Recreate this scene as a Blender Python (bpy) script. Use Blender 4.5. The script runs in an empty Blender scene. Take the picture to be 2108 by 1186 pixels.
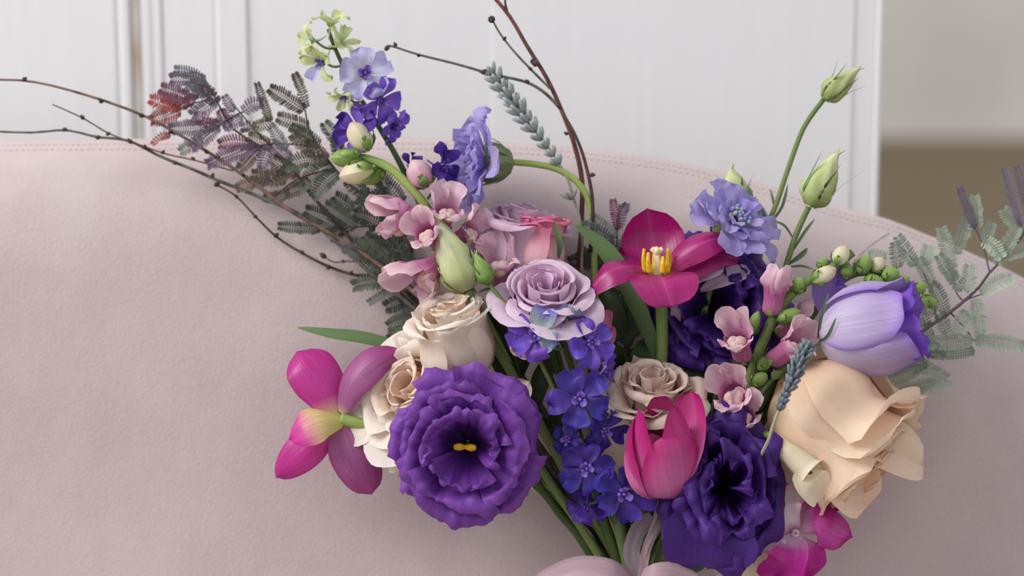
import bpy, math, random
from mathutils import Vector as V, noise
random.seed(11)
PI = math.pi
sc = bpy.context.scene
col = sc.collection

# ------------------------------------------------------------------ camera, world, light
LENS, DIST, PITCH = 85.0, 1.32, math.radians(12)
F = LENS / 36 * 2108
K = DIST / F                                     # metres per photograph pixel at the bouquet
FWD = V((0, math.cos(PITCH), -math.sin(PITCH)))
RIGHT = V((1, 0, 0)); UP = V((0, math.sin(PITCH), math.cos(PITCH))); BACK = -FWD
REF = V((0, 0, 0.725))
CAM = REF - FWD * DIST
cd = bpy.data.cameras.new('camera'); cam = bpy.data.objects.new('camera', cd); col.objects.link(cam)
cam.location = CAM; cam.rotation_euler = (PI / 2 - PITCH, 0, 0)
cd.lens = LENS; cd.sensor_width = 36; cd.clip_start = .05
cd.dof.use_dof = True; cd.dof.focus_distance = 1.285; cd.dof.aperture_fstop = 4.2
sc.camera = cam
w = bpy.data.worlds.new('world'); sc.world = w; w.use_nodes = True
w.node_tree.nodes['Background'].inputs[0].default_value = (.94, .97, 1, 1)
w.node_tree.nodes['Background'].inputs[1].default_value = 0.62
def area(name, loc, to, sx, sy, power, c=(1, 1, 1)):
    l = bpy.data.lights.new(name, 'AREA'); l.shape = 'RECTANGLE'; l.size = sx; l.size_y = sy; l.energy = power; l.color = c
    o = bpy.data.objects.new(name, l); col.objects.link(o); o.location = loc
    o.rotation_euler = (V(to) - V(loc)).to_track_quat('-Z', 'Y').to_euler(); return o
area('window_daylight', (-2.35, -1.0, 2.75), (0, 0, .72), 1.7, 1.9, 76, (1, .99, .98))
area('far_wall_fill', (3.4, 3.0, 2.0), (1.4, 5.4, .9), 1.2, 1.6, 18, (1, .985, .96))  # added fill lamp, no visible source, brightens the far wall
sc.view_settings.view_transform = 'Standard'; sc.view_settings.look = 'None'
sc.view_settings.exposure = 0.25; sc.view_settings.gamma = 1; sc.view_settings.use_curve_mapping = False

# ------------------------------------------------------------------ geometry helpers
def cv(a): return RIGHT * a[0] + UP * a[1] + BACK * a[2]          # camera-frame direction -> world
def P(px, py, Z=0):                                                # photograph pixel and depth (px units, + nearer) -> world
    t = DIST - Z * K
    return CAM + RIGHT * ((px - 1054) / F * t) + UP * ((593 - py) / F * t) + FWD * t
def PY(px, py, y):                                                 # pixel -> point on the plane at world y
    d = FWD + RIGHT * ((px - 1054) / F) + UP * ((593 - py) / F)
    return CAM + d * ((y - CAM.y) / d.y)
def cat(pts, t):                                                   # Catmull-Rom through tuples / vectors
    n = len(pts) - 1; x = max(0, min(.99999, t)) * n; i = int(x); f = x - i
    g = lambda j: pts[max(0, min(n, j))]
    a, b, c, d = g(i - 1), g(i), g(i + 1), g(i + 2)
    r = []
    for k in range(len(b)):
        r.append(.5 * (2 * b[k] + (c[k] - a[k]) * f + (2 * a[k] - 5 * b[k] + 4 * c[k] - d[k]) * f * f + (3 * b[k] - a[k] - 3 * c[k] + d[k]) * f ** 3))
    return r
def grid(nu, nv):
    fs = []
    for j in range(nv):
        for i in range(nu):
            a = j * (nu + 1) + i; fs.append((a, a + 1, a + nu + 2, a + nu + 1))
    return fs
class Geo:
    def __init__(s): s.v = []; s.f = []; s.uv = []
    def add(s, v, f, uv):
        o = len(s.v); s.v += v; s.uv += uv; s.f += [tuple(i + o for i in q) for q in f]; return s
    def join(s, g): return s.add(g.v, g.f, g.uv)
BASE = {}
def link(o, parent, base):
    col.objects.link(o); BASE[o.name] = base
    if parent: o.parent = parent
    return o
def thing(name, label, category, loc, group=None):
    o = bpy.data.objects.new(name, None); o.empty_display_size = .02; link(o, None, V(loc)); o.location = loc
    o['label'] = label; o['category'] = category
    if group: o['group'] = group
    return o
def part(name, g, mat, parent=None, label=None, kind=None, smooth=True):
    base = BASE[parent.name] if parent else V((0, 0, 0))
    m = bpy.data.meshes.new(name); m.from_pydata([tuple(V(p) - base) for p in g.v], [], g.f)
    u = m.uv_layers.new(name='uv')
    for l in m.loops: u.data[l.index].uv = g.uv[l.vertex_index]
    if smooth: m.polygons.foreach_set('use_smooth', [True] * len(m.polygons))
    m.materials.append(mat); m.update()
    o = bpy.data.objects.new(name, m); link(o, parent, base)
    if label: o['label'] = label
    if kind: o['kind'] = kind
    return o
class Frame:                                                       # local axes of a flower head; lengths in px units
    def __init__(s, px, py, Z, axis, roll=0, sx=1, sy=1, scale=1, rot=0):
        s.o = P(px, py, Z); s.k = K * (DIST - Z * K) / DIST * scale
        ez = V(axis).normalized(); ref = V((0, 1, 0)) if abs(ez.y) < .93 else V((0, 0, 1))
        ey = (ref - ez * ref.dot(ez)).normalized(); ex = ey.cross(ez)
        c, q = math.cos(math.radians(roll)), math.sin(math.radians(roll))
        s.ex = cv(ex * c + ey * q); s.ey = cv(ey * c - ex * q); s.ez = cv(ez); s.sx = sx; s.sy = sy
    def __call__(s, x, y, z): return s.o + (s.ex * (x * s.sx) + s.ey * (y * s.sy) + s.ez * z) * s.k
def tube(pts, radii, n=7, steps=None, cap=True):
    """pts world vectors, radii metres"""
    steps = steps or (len(pts) - 1) * 5
    g = Geo(); prev = None; vs = []; uv = []
    if not isinstance(radii, (list, tuple)): radii = [radii]
    rr = [(r,) for r in radii]
    for j in range(steps + 1):
        t = j / steps; c = V(cat(pts, t)); d = V(cat(pts, min(1, t + .01))) - V(cat(pts, max(0, t - .01)))
        d.normalize(); r = cat(rr, t)[0] if len(rr) > 1 else rr[0][0]
        if prev is None: prev = d.orthogonal()
        a = (prev - d * prev.dot(d)).normalized(); prev = a; b = d.cross(a)
        for i in range(n):
            h = 2 * PI * i / n; vs.append(c + (a * math.cos(h) + b * math.sin(h)) * r); uv.append((i / n, t))
    fs = [(j * n + i, j * n + (i + 1) % n, (j + 1) * n + (i + 1) % n, (j + 1) * n + i) for j in range(steps) for i in range(n)]
    if cap: fs += [tuple(reversed(range(n))), tuple(range(steps * n, steps * n + n))]
    return g.add(vs, fs, uv)
def ptube(pl, r0, r1=None, n=7, steps=None):                       # tube through photograph points, radius in px
    r1 = r0 if r1 is None else r1
    return tube([P(*p) for p in pl], [r0 * K, (r0 + r1) / 2 * K, r1 * K], n, steps)
def lathe(fr, prof, n=12, nv=12, twist=0, lobes=0, lamp=0, close=True):
    vs, uv = [], []
    for j in range(nv + 1):
        t = j / nv; r, z = cat(prof, t)
        for i in range(n + 1):
            h = 2 * PI * i / n; q = r * (1 + lamp * math.cos(lobes * (h + twist * t)))
            vs.append(fr(q * math.cos(h), q * math.sin(h), z)); uv.append((i / n, t))
    return Geo().add(vs, grid(n, nv), uv)
def wrap_petal(fr, phi, span, prof, tip=.25, base=.4, nu=12, nv=12, ruffle=0, rf=2.5, rough=0, spiral=0, seed=0, peak=0, crinkle=0):
    """petal wrapped round the flower's axis: prof = (radius, height) from base to rim, in px"""
    rnd = random.Random(seed); ph = rnd.uniform(0, 6.28); ph2 = rnd.uniform(0, 6.28); off = rnd.uniform(0, 50)
    vs, uv = [], []; rf *= rnd.uniform(.8, 1.25)
    for j in range(nv + 1):
        v = j / nv
        for i in range(nu + 1):
            u = -1 + 2 * i / nu
            vv = v * (1 - tip * abs(u) ** 2.4 + peak * (1 - abs(u)) ** 3)
            r, z = cat(prof, min(1, vv)); r2, z2 = cat(prof, min(1, vv + .02)); r1, z1 = cat(prof, min(.98, vv) - .02)
            tr, tz = r2 - r1, z2 - z1; L = math.hypot(tr, tz) or 1; nr, nz = tz / L, -tr / L
            if vv > 1: r += tr / L * 8 * (vv - 1); z += tz / L * 8 * (vv - 1)
            g = base + (1 - base) * math.sin(min(1, v * 1.5) * PI / 2)
            a = phi + u * span * g
            e = v ** 2.2 * (.35 + .65 * abs(u) ** .6)
            d = ruffle * e * (math.sin(u * rf * PI + ph) + .5 * math.sin(u * rf * 2.3 * PI + ph2))
            d += rough * (.25 + v) * noise.noise(V((u * 1.4 + off, v * 2.2, off)))
            if crinkle: d += crinkle * v ** 1.3 * noise.noise(V((u * 6 + off, v * 2.5, off + 9))) + .5 * crinkle * v ** 2 * noise.noise(V((u * 13 + off, v * 5, off)))
            z += .35 * ruffle * e * math.sin(u * rf * 1.7 * PI + ph2)
            r += nr * d + spiral * u; z += nz * d
            vs.append(fr(r * math.cos(a), r * math.sin(a), z)); uv.append(((u + 1) / 2, v))
    return Geo().add(vs, grid(nu, nv), uv)
def shape_w(kind, v):
    if kind == 'round':
        m = .62; return .16 + .84 * math.sin(PI / 2 * v / m) if v < m else math.sqrt(max(0, 1 - ((v - m) / (1 - m)) ** 2.3))
    if kind == 'claw':
        m = .68; return .1 + .9 * math.sin(PI / 2 * v / m) ** 1.6 if v < m else max(0, 1 - ((v - m) / (1 - m)) ** 3) ** .5
    if kind == 'tulip':
        m = .5; return .3 + .7 * math.sin(PI / 2 * v / m) if v < m else max(0, 1 - ((v - m) / (1 - m)) ** 2.2) ** .75
    if kind == 'dome':
        m = .5; return .34 + .66 * math.sin(PI / 2 * v / m) if v < m else max(0, 1 - ((v - m) / (1 - m)) ** 3) ** .55
    if kind == 'strap': return .9 if v < .8 else .9 * math.sqrt(max(0, 1 - ((v - .8) / .2) ** 2))
    if kind == 'band': return 1
    return (.18 + .82 * math.sin(PI * min(1, v * 1.15) / 2.0)) * (1 - v ** 3.2)            # leaf
def path_petal(pts, W, shape='round', nh=(0, 0, 1), cup=0, fold=0, ruffle=0, rf=3, rough=0, nu=8, nv=12, seed=0, twist=0, world_n=None):
    """petal along a centre line of world points; W half width in px; cup > 0 hollows it towards nh"""
    rnd = random.Random(seed); ph = rnd.uniform(0, 6.28); off = rnd.uniform(0, 50)
    N = world_n or cv(nh); vs, uv = [], []; W *= K
    for j in range(nv + 1):
        v = j / nv; c = V(cat(pts, v)); t = (V(cat(pts, min(1, v + .03))) - V(cat(pts, max(0, v - .03)))).normalized()
        s = t.cross(N).normalized(); n = s.cross(t).normalized()
        if twist:
            h = math.radians(twist) * v; s, n = s * math.cos(h) + n * math.sin(h), n * math.cos(h) - s * math.sin(h)
        ww = W * shape_w(shape, v)
        for i in range(nu + 1):
            u = -1 + 2 * i / nu
            p = c + s * (u * ww * (1 - .12 * abs(cup) * u * u)) + n * (ww * cup * u * u + ww * fold * abs(u))
            if ruffle: p = p + n * (ruffle * K * v ** 1.3 * (.3 + .7 * abs(u)) * math.sin(v * rf * PI * (1 if u < 0 else 1.3) + u * 2.2 + ph)) + s * (ruffle * .3 * K * v * math.sin(v * rf * 5 + ph))
            if rough: p = p + n * (rough * K * (.2 + v) * noise.noise(V((u * 1.3 + off, v * 2.4, off))))
            vs.append(p); uv.append(((u + 1) / 2, v))
    return Geo().add(vs, grid(nu, nv), uv)
def flat_petal(fr, phi, prof, W, shape='claw', **k):               # petal radiating from the axis of a frame
    c, s = math.cos(phi), math.sin(phi)
    pts = [fr(r * c, r * s, z) for r, z in prof]
    k.setdefault('nu', 6); k.setdefault('nv', 8)
    return path_petal(pts, W * fr.k / K, shape, world_n=fr.ez if abs(prof[-1][1] - prof[0][1]) < 3 * abs(prof[-1][0] - prof[0][0]) else (fr.ex * -c + fr.ey * -s), **k)
def ball(fr, x, y, z, r, rz=None, n=8): 
    rz = rz or r; vs, uv = [], []
    for j in range(6):
        a = PI * j / 5
        for i in range(n + 1):
            h = 2 * PI * i / n; vs.append(fr(x + r * math.sin(a) * math.cos(h), y + r * math.sin(a) * math.sin(h), z - rz * math.cos(a))); uv.append((i / n, j / 5))
    return Geo().add(vs, grid(n, 5), uv)
def box(x0, x1, y0, y1, z0, z1, bev=0):
    vs = [(x, y, z) for z in (z0, z1) for x, y in ((x0, y0), (x1, y0), (x1, y1), (x0, y1))]
    if bev:                                                        # chamfer the two front vertical edges
        ring = [(x0, y1), (x0, y0 + bev), (x0 + bev, y0), (x1 - bev, y0), (x1, y0 + bev), (x1, y1)]; n = 6
        vs = [(x, y, z) for z in (z0, z1) for x, y in ring]
        f = [(i, (i + 1) % n, n + (i + 1) % n, n + i) for i in range(n)] + [tuple(reversed(range(n))), tuple(range(n, 2 * n))]
    else: f = [(0, 1, 5, 4), (1, 2, 6, 5), (2, 3, 7, 6), (3, 0, 4, 7), (3, 2, 1, 0), (4, 5, 6, 7)]
    return Geo().add([V(p) for p in vs], f, [(0, 0)] * len(vs))

# ------------------------------------------------------------------ materials
def lin(c): return tuple(((x / 255) / 12.92 if x / 255 <= .04045 else ((x / 255 + .055) / 1.055) ** 2.4) for x in c) + (1,)
def newmat(name):
    m = bpy.data.materials.new(name); m.use_nodes = True; nt = m.node_tree
    return m, nt, nt.nodes['Principled BSDF'], nt.nodes['Material Output']
def nd(nt, t, **k):
    n = nt.nodes.new(t)
    for a, b in k.items(): setattr(n, a, b)
    return n
def math_n(nt, op, a, b=None):
    n = nd(nt, 'ShaderNodeMath', operation=op)
    for i, x in enumerate((a, b)):
        if x is None: continue
        if isinstance(x, (int, float)): n.inputs[i].default_value = x
        else: nt.links.new(x, n.inputs[i])
    return n.outputs[0]
def mixc(nt, fac, a, b, blend='MIX'):
    n = nd(nt, 'ShaderNodeMix', data_type='RGBA', blend_type=blend)
    for i, x in ((0, fac), (6, a), (7, b)):
        if isinstance(x, (int, float)): n.inputs[i].default_value = x
        elif isinstance(x, tuple): n.inputs[i].default_value = x
        else: nt.links.new(x, n.inputs[i])
    return n.outputs[2]
def petal_mat(name, stops, edge=None, vein=.2, vs=26, transl=.22, rough=.48, patch=None, midrib=None, spec=.3, var=.12):
    """colour along the petal (uv.y), tinted margin, fine veins, thin translucent tissue"""
    m, nt, bs, out = newmat(name); L = nt.links.new
    uv = nd(nt, 'ShaderNodeUVMap'); sp = nd(nt, 'ShaderNodeSeparateXYZ'); L(uv.outputs[0], sp.inputs[0])
    x, y = sp.outputs[0], sp.outputs[1]
    rp = nd(nt, 'ShaderNodeValToRGB'); e = rp.color_ramp.elements
    while len(e) < len(stops): e.new(.5)
    for q, (p, c) in zip(e, stops): q.position = p; q.color = lin(c)
    L(y, rp.inputs[0]); c = rp.outputs[0]
    ax = math_n(nt, 'MULTIPLY', math_n(nt, 'ABSOLUTE', math_n(nt, 'SUBTRACT', x, .5)), 2)
    if patch:
        tc = nd(nt, 'ShaderNodeTexCoord'); nz = nd(nt, 'ShaderNodeTexNoise'); nz.inputs['Scale'].default_value = patch[1]; nz.inputs['Detail'].default_value = 2
        L(tc.outputs['Object'], nz.inputs['Vector'])
        f = math_n(nt, 'MULTIPLY', math_n(nt, 'SUBTRACT', nz.outputs[0], .45), 5); n2 = nd(nt, 'ShaderNodeClamp'); L(f, n2.inputs[0])
        c = mixc(nt, math_n(nt, 'MULTIPLY', n2.outputs[0], patch[2] if len(patch) > 2 else .8), c, lin(patch[0]))
    if edge:
        f = math_n(nt, 'MULTIPLY', math_n(nt, 'POWER', math_n(nt, 'MAXIMUM', ax, y), edge[1]), edge[2] if len(edge) > 2 else .9)
        c = mixc(nt, f, c, lin(edge[0]))
    if midrib:
        f = math_n(nt, 'MULTIPLY', math_n(nt, 'POWER', math_n(nt, 'SUBTRACT', 1, ax), midrib[1]), midrib[2])
        c = mixc(nt, f, c, lin(midrib[0]))
    cb = nd(nt, 'ShaderNodeCombineXYZ'); L(math_n(nt, 'MULTIPLY', x, vs), cb.inputs[0]); L(math_n(nt, 'MULTIPLY', y, 2.2), cb.inputs[1])
    oi = nd(nt, 'ShaderNodeObjectInfo'); L(math_n(nt, 'MULTIPLY', oi.outputs['Random'], 40), cb.inputs[2])
    vn = nd(nt, 'ShaderNodeTexNoise'); vn.inputs['Scale'].default_value = 1; vn.inputs['Detail'].default_value = 3; L(cb.outputs[0], vn.inputs['Vector'])
    k = math_n(nt, 'ADD', math_n(nt, 'MULTIPLY', math_n(nt, 'SUBTRACT', vn.outputs[0], .5), vein * 2.4), 1)
    k = math_n(nt, 'MULTIPLY', k, math_n(nt, 'ADD', math_n(nt, 'MULTIPLY', oi.outputs['Random'], var), 1 - var / 2))
    g = nd(nt, 'ShaderNodeCombineXYZ')
    for i in range(3): L(k, g.inputs[i])
    c = mixc(nt, 1.0, c, g.outputs[0], 'MULTIPLY')
    bp = nd(nt, 'ShaderNodeBump'); bp.inputs['Strength'].default_value = .25; bp.inputs['Distance'].default_value = .0008; L(vn.outputs[0], bp.inputs['Height'])
    L(c, bs.inputs['Base Color']); L(bp.outputs[0], bs.inputs['Normal']); bs.inputs['Roughness'].default_value = rough
    bs.inputs['Specular IOR Level'].default_value = spec
    tr = nd(nt, 'ShaderNodeBsdfTranslucent'); L(c, tr.inputs[0]); mx = nd(nt, 'ShaderNodeMixShader'); mx.inputs[0].default_value = transl
    L(bs.outputs[0], mx.inputs[1]); L(tr.outputs[0], mx.inputs[2]); L(mx.outputs[0], out.inputs[0])
    return m
def solid(name, c, rough=.6, var=.15, scale=60, bump=0, c2=None, spec=.3, detail=4, lo=.35, hi=.65):
    m, nt, bs, out = newmat(name); L = nt.links.new
    tc = nd(nt, 'ShaderNodeTexCoord'); nz = nd(nt, 'ShaderNodeTexNoise'); nz.inputs['Scale'].default_value = scale; nz.inputs['Detail'].default_value = detail
    L(tc.outputs['Object'], nz.inputs['Vector'])
    rp = nd(nt, 'ShaderNodeValToRGB'); e = rp.color_ramp.elements; e[0].position = lo; e[1].position = hi
    a = tuple(x * (1 - var) for x in c); e[0].color = lin(a); e[1].color = lin(c2 or tuple(min(255, x * (1 + var * .6)) for x in c))
    L(nz.outputs[0], rp.inputs[0]); L(rp.outputs[0], bs.inputs['Base Color']); bs.inputs['Roughness'].default_value = rough
    bs.inputs['Specular IOR Level'].default_value = spec
    if bump:
        bp = nd(nt, 'ShaderNodeBump'); bp.inputs['Strength'].default_value = .6; bp.inputs['Distance'].default_value = bump
        L(nz.outputs[0], bp.inputs['Height']); L(bp.outputs[0], bs.inputs['Normal'])
    return m
def velvet():
    m, nt, bs, out = newmat('pink_velvet'); L = nt.links.new
    tc = nd(nt, 'ShaderNodeTexCoord')
    def nz(s, d=3):
        n = nd(nt, 'ShaderNodeTexNoise'); n.inputs['Scale'].default_value = s; n.inputs['Detail'].default_value = d; L(tc.outputs['Object'], n.inputs['Vector']); return n.outputs[0]
    a, b, c = nz(7), nz(900, 2), nz(30, 4)
    f = math_n(nt, 'ADD', math_n(nt, 'MULTIPLY', a, .45), math_n(nt, 'ADD', math_n(nt, 'MULTIPLY', b, .3), math_n(nt, 'MULTIPLY', c, .25)))
    rp = nd(nt, 'ShaderNodeValToRGB'); e = rp.color_ramp.elements; e[0].position = .35; e[1].position = .66
    e[0].color = lin((186, 168, 168)); e[1].color = lin((204, 188, 188)); L(f, rp.inputs[0]); L(rp.outputs[0], bs.inputs['Base Color'])
    bs.inputs['Roughness'].default_value = .85; bs.inputs['Specular IOR Level'].default_value = .15
    bs.inputs['Sheen Weight'].default_value = .25; bs.inputs['Sheen Roughness'].default_value = .5; bs.inputs['Sheen Tint'].default_value = lin((240, 224, 222))
    b1 = nd(nt, 'ShaderNodeBump'); b1.inputs['Strength'].default_value = .38; b1.inputs['Distance'].default_value = .0006; L(nz(520, 2), b1.inputs['Height'])
    b2 = nd(nt, 'ShaderNodeBump'); b2.inputs['Strength'].default_value = .5; b2.inputs['Distance'].default_value = .004; L(nz(14, 3), b2.inputs['Height'])
    L(b2.outputs[0], b1.inputs['Normal']); L(b1.outputs[0], bs.inputs['Normal'])
    return m
def planks():
    m, nt, bs, out = newmat('brown_floorboards'); L = nt.links.new
    tc = nd(nt, 'ShaderNodeTexCoord'); br = nd(nt, 'ShaderNodeTexBrick'); L(tc.outputs['Object'], br.inputs['Vector'])
    br.inputs['Scale'].default_value = 1; br.inputs['Brick Width'].default_value = 1.6; br.inputs['Row Height'].default_value = .14; br.inputs['Mortar Size'].default_value = .004
    br.inputs['Color1'].default_value = lin((132, 112, 84)); br.inputs['Color2'].default_value = lin((116, 97, 71)); br.inputs['Mortar'].default_value = lin((70, 55, 42))
    L(br.outputs[0], bs.inputs['Base Color']); bs.inputs['Roughness'].default_value = .6
    return m
def paint():
    m, nt, bs, out = newmat('white_door_paint'); L = nt.links.new
    tc = nd(nt, 'ShaderNodeTexCoord'); mp = nd(nt, 'ShaderNodeMapping'); mp.inputs['Scale'].default_value = (40, 40, 3); L(tc.outputs['Object'], mp.inputs[0])
    nz = nd(nt, 'ShaderNodeTexNoise'); nz.inputs['Scale'].default_value = 3; nz.inputs['Detail'].default_value = 5; L(mp.outputs[0], nz.inputs['Vector'])
    rp = nd(nt, 'ShaderNodeValToRGB'); rp.color_ramp.elements[0].color = lin((238, 237, 238)); rp.color_ramp.elements[1].color = lin((243, 242, 243))
    L(nz.outputs[0], rp.inputs[0]); L(rp.outputs[0], bs.inputs['Base Color']); bs.inputs['Roughness'].default_value = .45
    bp = nd(nt, 'ShaderNodeBump'); bp.inputs['Strength'].default_value = .25; bp.inputs['Distance'].default_value = .001; L(nz.outputs[0], bp.inputs['Height']); L(bp.outputs[0], bs.inputs['Normal'])
    return m

M = {}
M['velvet'] = velvet(); M['paint'] = paint(); M['planks'] = planks()
M['farwall'] = solid('grey_plaster', (219, 215, 209), .8, .03, 3)
M['rust'] = solid('worn_wood_gap', (232, 229, 225), .8, .02, 11, c2=(190, 152, 108), detail=5, lo=.45, hi=.62)
M['seam'] = solid('seam_dark_thread', (140, 116, 113), .9, .1)  # darker thread for the line of the panel seam
M['thread'] = solid('pink_thread', (196, 174, 172), .8, .1)
M['wood'] = solid('dark_leg_wood', (80, 58, 44), .5, .2, 20)
G = lambda n, a, b, **k: petal_mat(n, [(0, a), (1, b)], vein=.18, vs=14, **k)
M['stem'] = G('stem_green', (104, 126, 70), (142, 160, 94), transl=.05)
M['stem_dark'] = G('stem_dark_green', (62, 84, 40), (84, 108, 56), transl=.05)
M['stem_pale'] = G('stem_pale_green', (150, 172, 92), (176, 196, 110), transl=.05)
M['leaf'] = G('leaf_green', (80, 102, 62), (110, 136, 90), transl=.2)
M['leaf_shade'] = G('leaf_shade_green', (48, 62, 36), (64, 82, 50), transl=.08)  # green darkened so filler leaves carry the deep shade of the gaps
M['leaf_blue'] = G('leaf_bluish_green', (78, 104, 66), (112, 138, 104), transl=.1)
M['bud'] = petal_mat('bud_green', [(0, (148, 166, 96)), (.5, (192, 202, 140)), (1, (216, 216, 172))], vein=.35, vs=8, transl=.15)
M['bud_stripe'] = petal_mat('bud_green_mauve', [(0, (168, 180, 110)), (.5, (202, 206, 158)), (1, (190, 200, 128))], patch=((180, 172, 168), 55, .75), vein=.3, vs=8, transl=.15)
M['bud_green'] = petal_mat('snap_bud_green', [(0, (96, 130, 58)), (1, (150, 176, 96))], vein=.15, vs=6, transl=.1)
M['bud_cream'] = petal_mat('snap_bud_cream', [(0, (196, 200, 140)), (.6, (232, 226, 190)), (1, (226, 190, 176))], vein=.12, vs=6, transl=.2)
M['bud_pink'] = petal_mat('snap_bud_pink', [(0, (214, 150, 176)), (.6, (226, 176, 192)), (1, (236, 204, 200))], vein=.15, vs=8, transl=.2)
M['twig'] = solid('grey_brown_twig', (112, 90, 80), .7, .3, 150, bump=.0004)
M['twig_red'] = solid('red_brown_twig', (104, 62, 58), .55, .25, 120, bump=.0004)
M['twig_green'] = solid('grey_green_twig', (92, 92, 84), .7, .3, 150)
M['twig_dark'] = solid('dark_stem_bark', (76, 56, 52), .7, .3, 120)
M['purple'] = petal_mat('violet_petal', [(0, (60, 26, 98)), (.4, (104, 50, 148)), (1, (134, 76, 172))], vein=.28, vs=34, transl=.25, rough=.5)
M['purple_dark'] = petal_mat('deep_violet_petal', [(0, (38, 20, 72)), (.45, (62, 30, 108)), (1, (84, 44, 136))], vein=.26, vs=30, transl=.22, rough=.5)
M['purple_deep'] = petal_mat('shaded_violet_petal', [(0, (38, 18, 74)), (1, (76, 38, 132))], vein=.25, vs=28, transl=.2)  # dark violet of the back bloom with shade worked into the colour
M['lilac'] = petal_mat('lilac_petal', [(0, (222, 210, 222)), (.4, (210, 194, 226)), (1, (190, 164, 220))], edge=((140, 96, 204), 9, .8), vein=.2, vs=30, transl=.25)
M['lilac_in'] = petal_mat('lilac_inner_petal', [(0, (180, 150, 214)), (1, (126, 78, 198))], vein=.25, vs=26, transl=.25)
M['yellow'] = solid('yellow_anther', (236, 190, 40), .6, .12, 300)
M['cream_pistil'] = solid('cream_pistil', (240, 226, 176), .5, .06, 200)
M['magenta'] = petal_mat('magenta_petal', [(0, (226, 206, 120)), (.12, (180, 66, 120)), (.3, (160, 22, 104)), (1, (174, 26, 116))], edge=((140, 16, 92), 10, .6), midrib=((214, 80, 160), 14, .5), vein=.3, vs=30, transl=.2, rough=.32, spec=.5)
M['magenta_tulip'] = petal_mat('pink_magenta_petal', [(0, (190, 96, 146)), (.4, (212, 116, 168)), (.78, (192, 48, 128)), (1, (170, 18, 100))], vein=.26, vs=30, transl=.18, rough=.35, spec=.45)
M['magenta_left'] = petal_mat('magenta_pale_base_petal', [(0, (214, 214, 130)), (.08, (216, 170, 150)), (.24, (196, 60, 148)), (1, (190, 36, 138))], edge=((150, 30, 110), 9, .6), vein=.3, vs=30, transl=.2, rough=.35, spec=.45)
M['magenta_back'] = petal_mat('dusty_magenta_petal', [(0, (190, 160, 130)), (.12, (158, 92, 138)), (1, (150, 60, 124))], edge=((148, 24, 108), 8, .8), vein=.34, vs=30, transl=.12, rough=.4, spec=.45)
M['magenta_pale'] = petal_mat('pale_green_pink_petal', [(0, (196, 204, 110)), (.4, (220, 190, 140)), (.72, (212, 84, 160)), (1, (204, 30, 146))], vein=.28, vs=26, transl=.2, rough=.35)
M['magenta_dark'] = petal_mat('shaded_magenta_petal', [(0, (128, 66, 116)), (1, (112, 46, 100))], vein=.3, vs=30, transl=.1, rough=.4)  # tulip magenta darkened to paint the rear petal as shaded
M['cream'] = petal_mat('cream_rose_petal', [(0, (238, 206, 176)), (.5, (244, 226, 210)), (1, (248, 238, 228))], vein=.07, vs=20, transl=.3)
M['cream_in'] = petal_mat('cream_rose_inner_petal', [(0, (228, 170, 130)), (.6, (242, 212, 190)), (1, (248, 230, 214))], vein=.07, vs=20, transl=.3)
M['peach'] = petal_mat('peach_rose_petal', [(0, (246, 222, 176)), (.45, (248, 220, 194)), (1, (250, 228, 204))], vein=.07, vs=20, transl=.3, patch=((248, 208, 186), 30, .5))
M['peach_in'] = petal_mat('peach_rose_inner_petal', [(0, (240, 186, 140)), (.5, (246, 204, 170)), (1, (250, 220, 192))], vein=.07, vs=20, transl=.3)
M['mauve'] = petal_mat('mauve_rose_petal', [(0, (220, 180, 204)), (.5, (222, 190, 214)), (1, (232, 208, 226))], vein=.08, vs=20, transl=.28)
M['mauve_in'] = petal_mat('mauve_rose_inner_petal', [(0, (206, 150, 192)), (1, (226, 194, 218))], vein=.08, vs=20, transl=.28)
M['mauve_back'] = petal_mat('dusky_mauve_petal', [(0, (200, 160, 186)), (1, (214, 180, 204))], edge=((226, 200, 218), 9, .8), vein=.1, vs=20, transl=.25)
M['pinkrose'] = petal_mat('pink_edged_petal', [(0, (232, 204, 190)), (.45, (232, 180, 188)), (.8, (226, 130, 164)), (1, (220, 92, 146))], edge=((232, 170, 190), 20, .5), vein=.12, vs=24, transl=.25)
M['blush'] = petal_mat('blush_rose_petal', [(0, (220, 178, 162)), (.6, (234, 204, 190)), (1, (226, 206, 192))], edge=((200, 180, 168), 9, .5), vein=.1, vs=20, transl=.25)
M['ivory'] = petal_mat('ivory_petal', [(0, (226, 214, 176)), (1, (240, 226, 206))], vein=.06, vs=16, transl=.25)
M['blue'] = petal_mat('deep_blue_petal', [(0, (96, 76, 160)), (.5, (58, 48, 146)), (1, (68, 58, 164))], patch=((84, 44, 140), 40, .6), vein=.25, vs=18, transl=.22, rough=.45)
M['blue_violet'] = petal_mat('blue_violet_petal', [(0, (120, 96, 196)), (.5, (92, 70, 190)), (1, (110, 86, 206))], patch=((130, 76, 184), 40, .7), vein=.22, vs=18, transl=.22, rough=.45)
M['blue_green'] = petal_mat('green_violet_petal', [(0, (170, 186, 120)), (.4, (150, 160, 180)), (1, (106, 96, 200))], patch=((160, 178, 120), 60, .5), vein=.2, vs=18, transl=.22)
M['bee'] = petal_mat('violet_bee_petal', [(0, (70, 40, 140)), (1, (150, 120, 214))], vein=.3, vs=10, transl=.2)
M['pale_lark'] = petal_mat('pale_lavender_petal', [(0, (206, 214, 176)), (.35, (208, 208, 232)), (1, (186, 180, 230))], vein=.16, vs=18, transl=.3)
M['green_lark'] = petal_mat('pale_green_petal', [(0, (186, 204, 128)), (.6, (216, 224, 176)), (1, (206, 216, 150))], midrib=((160, 186, 90), 6, .6), vein=.15, vs=14, transl=.3)
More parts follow.
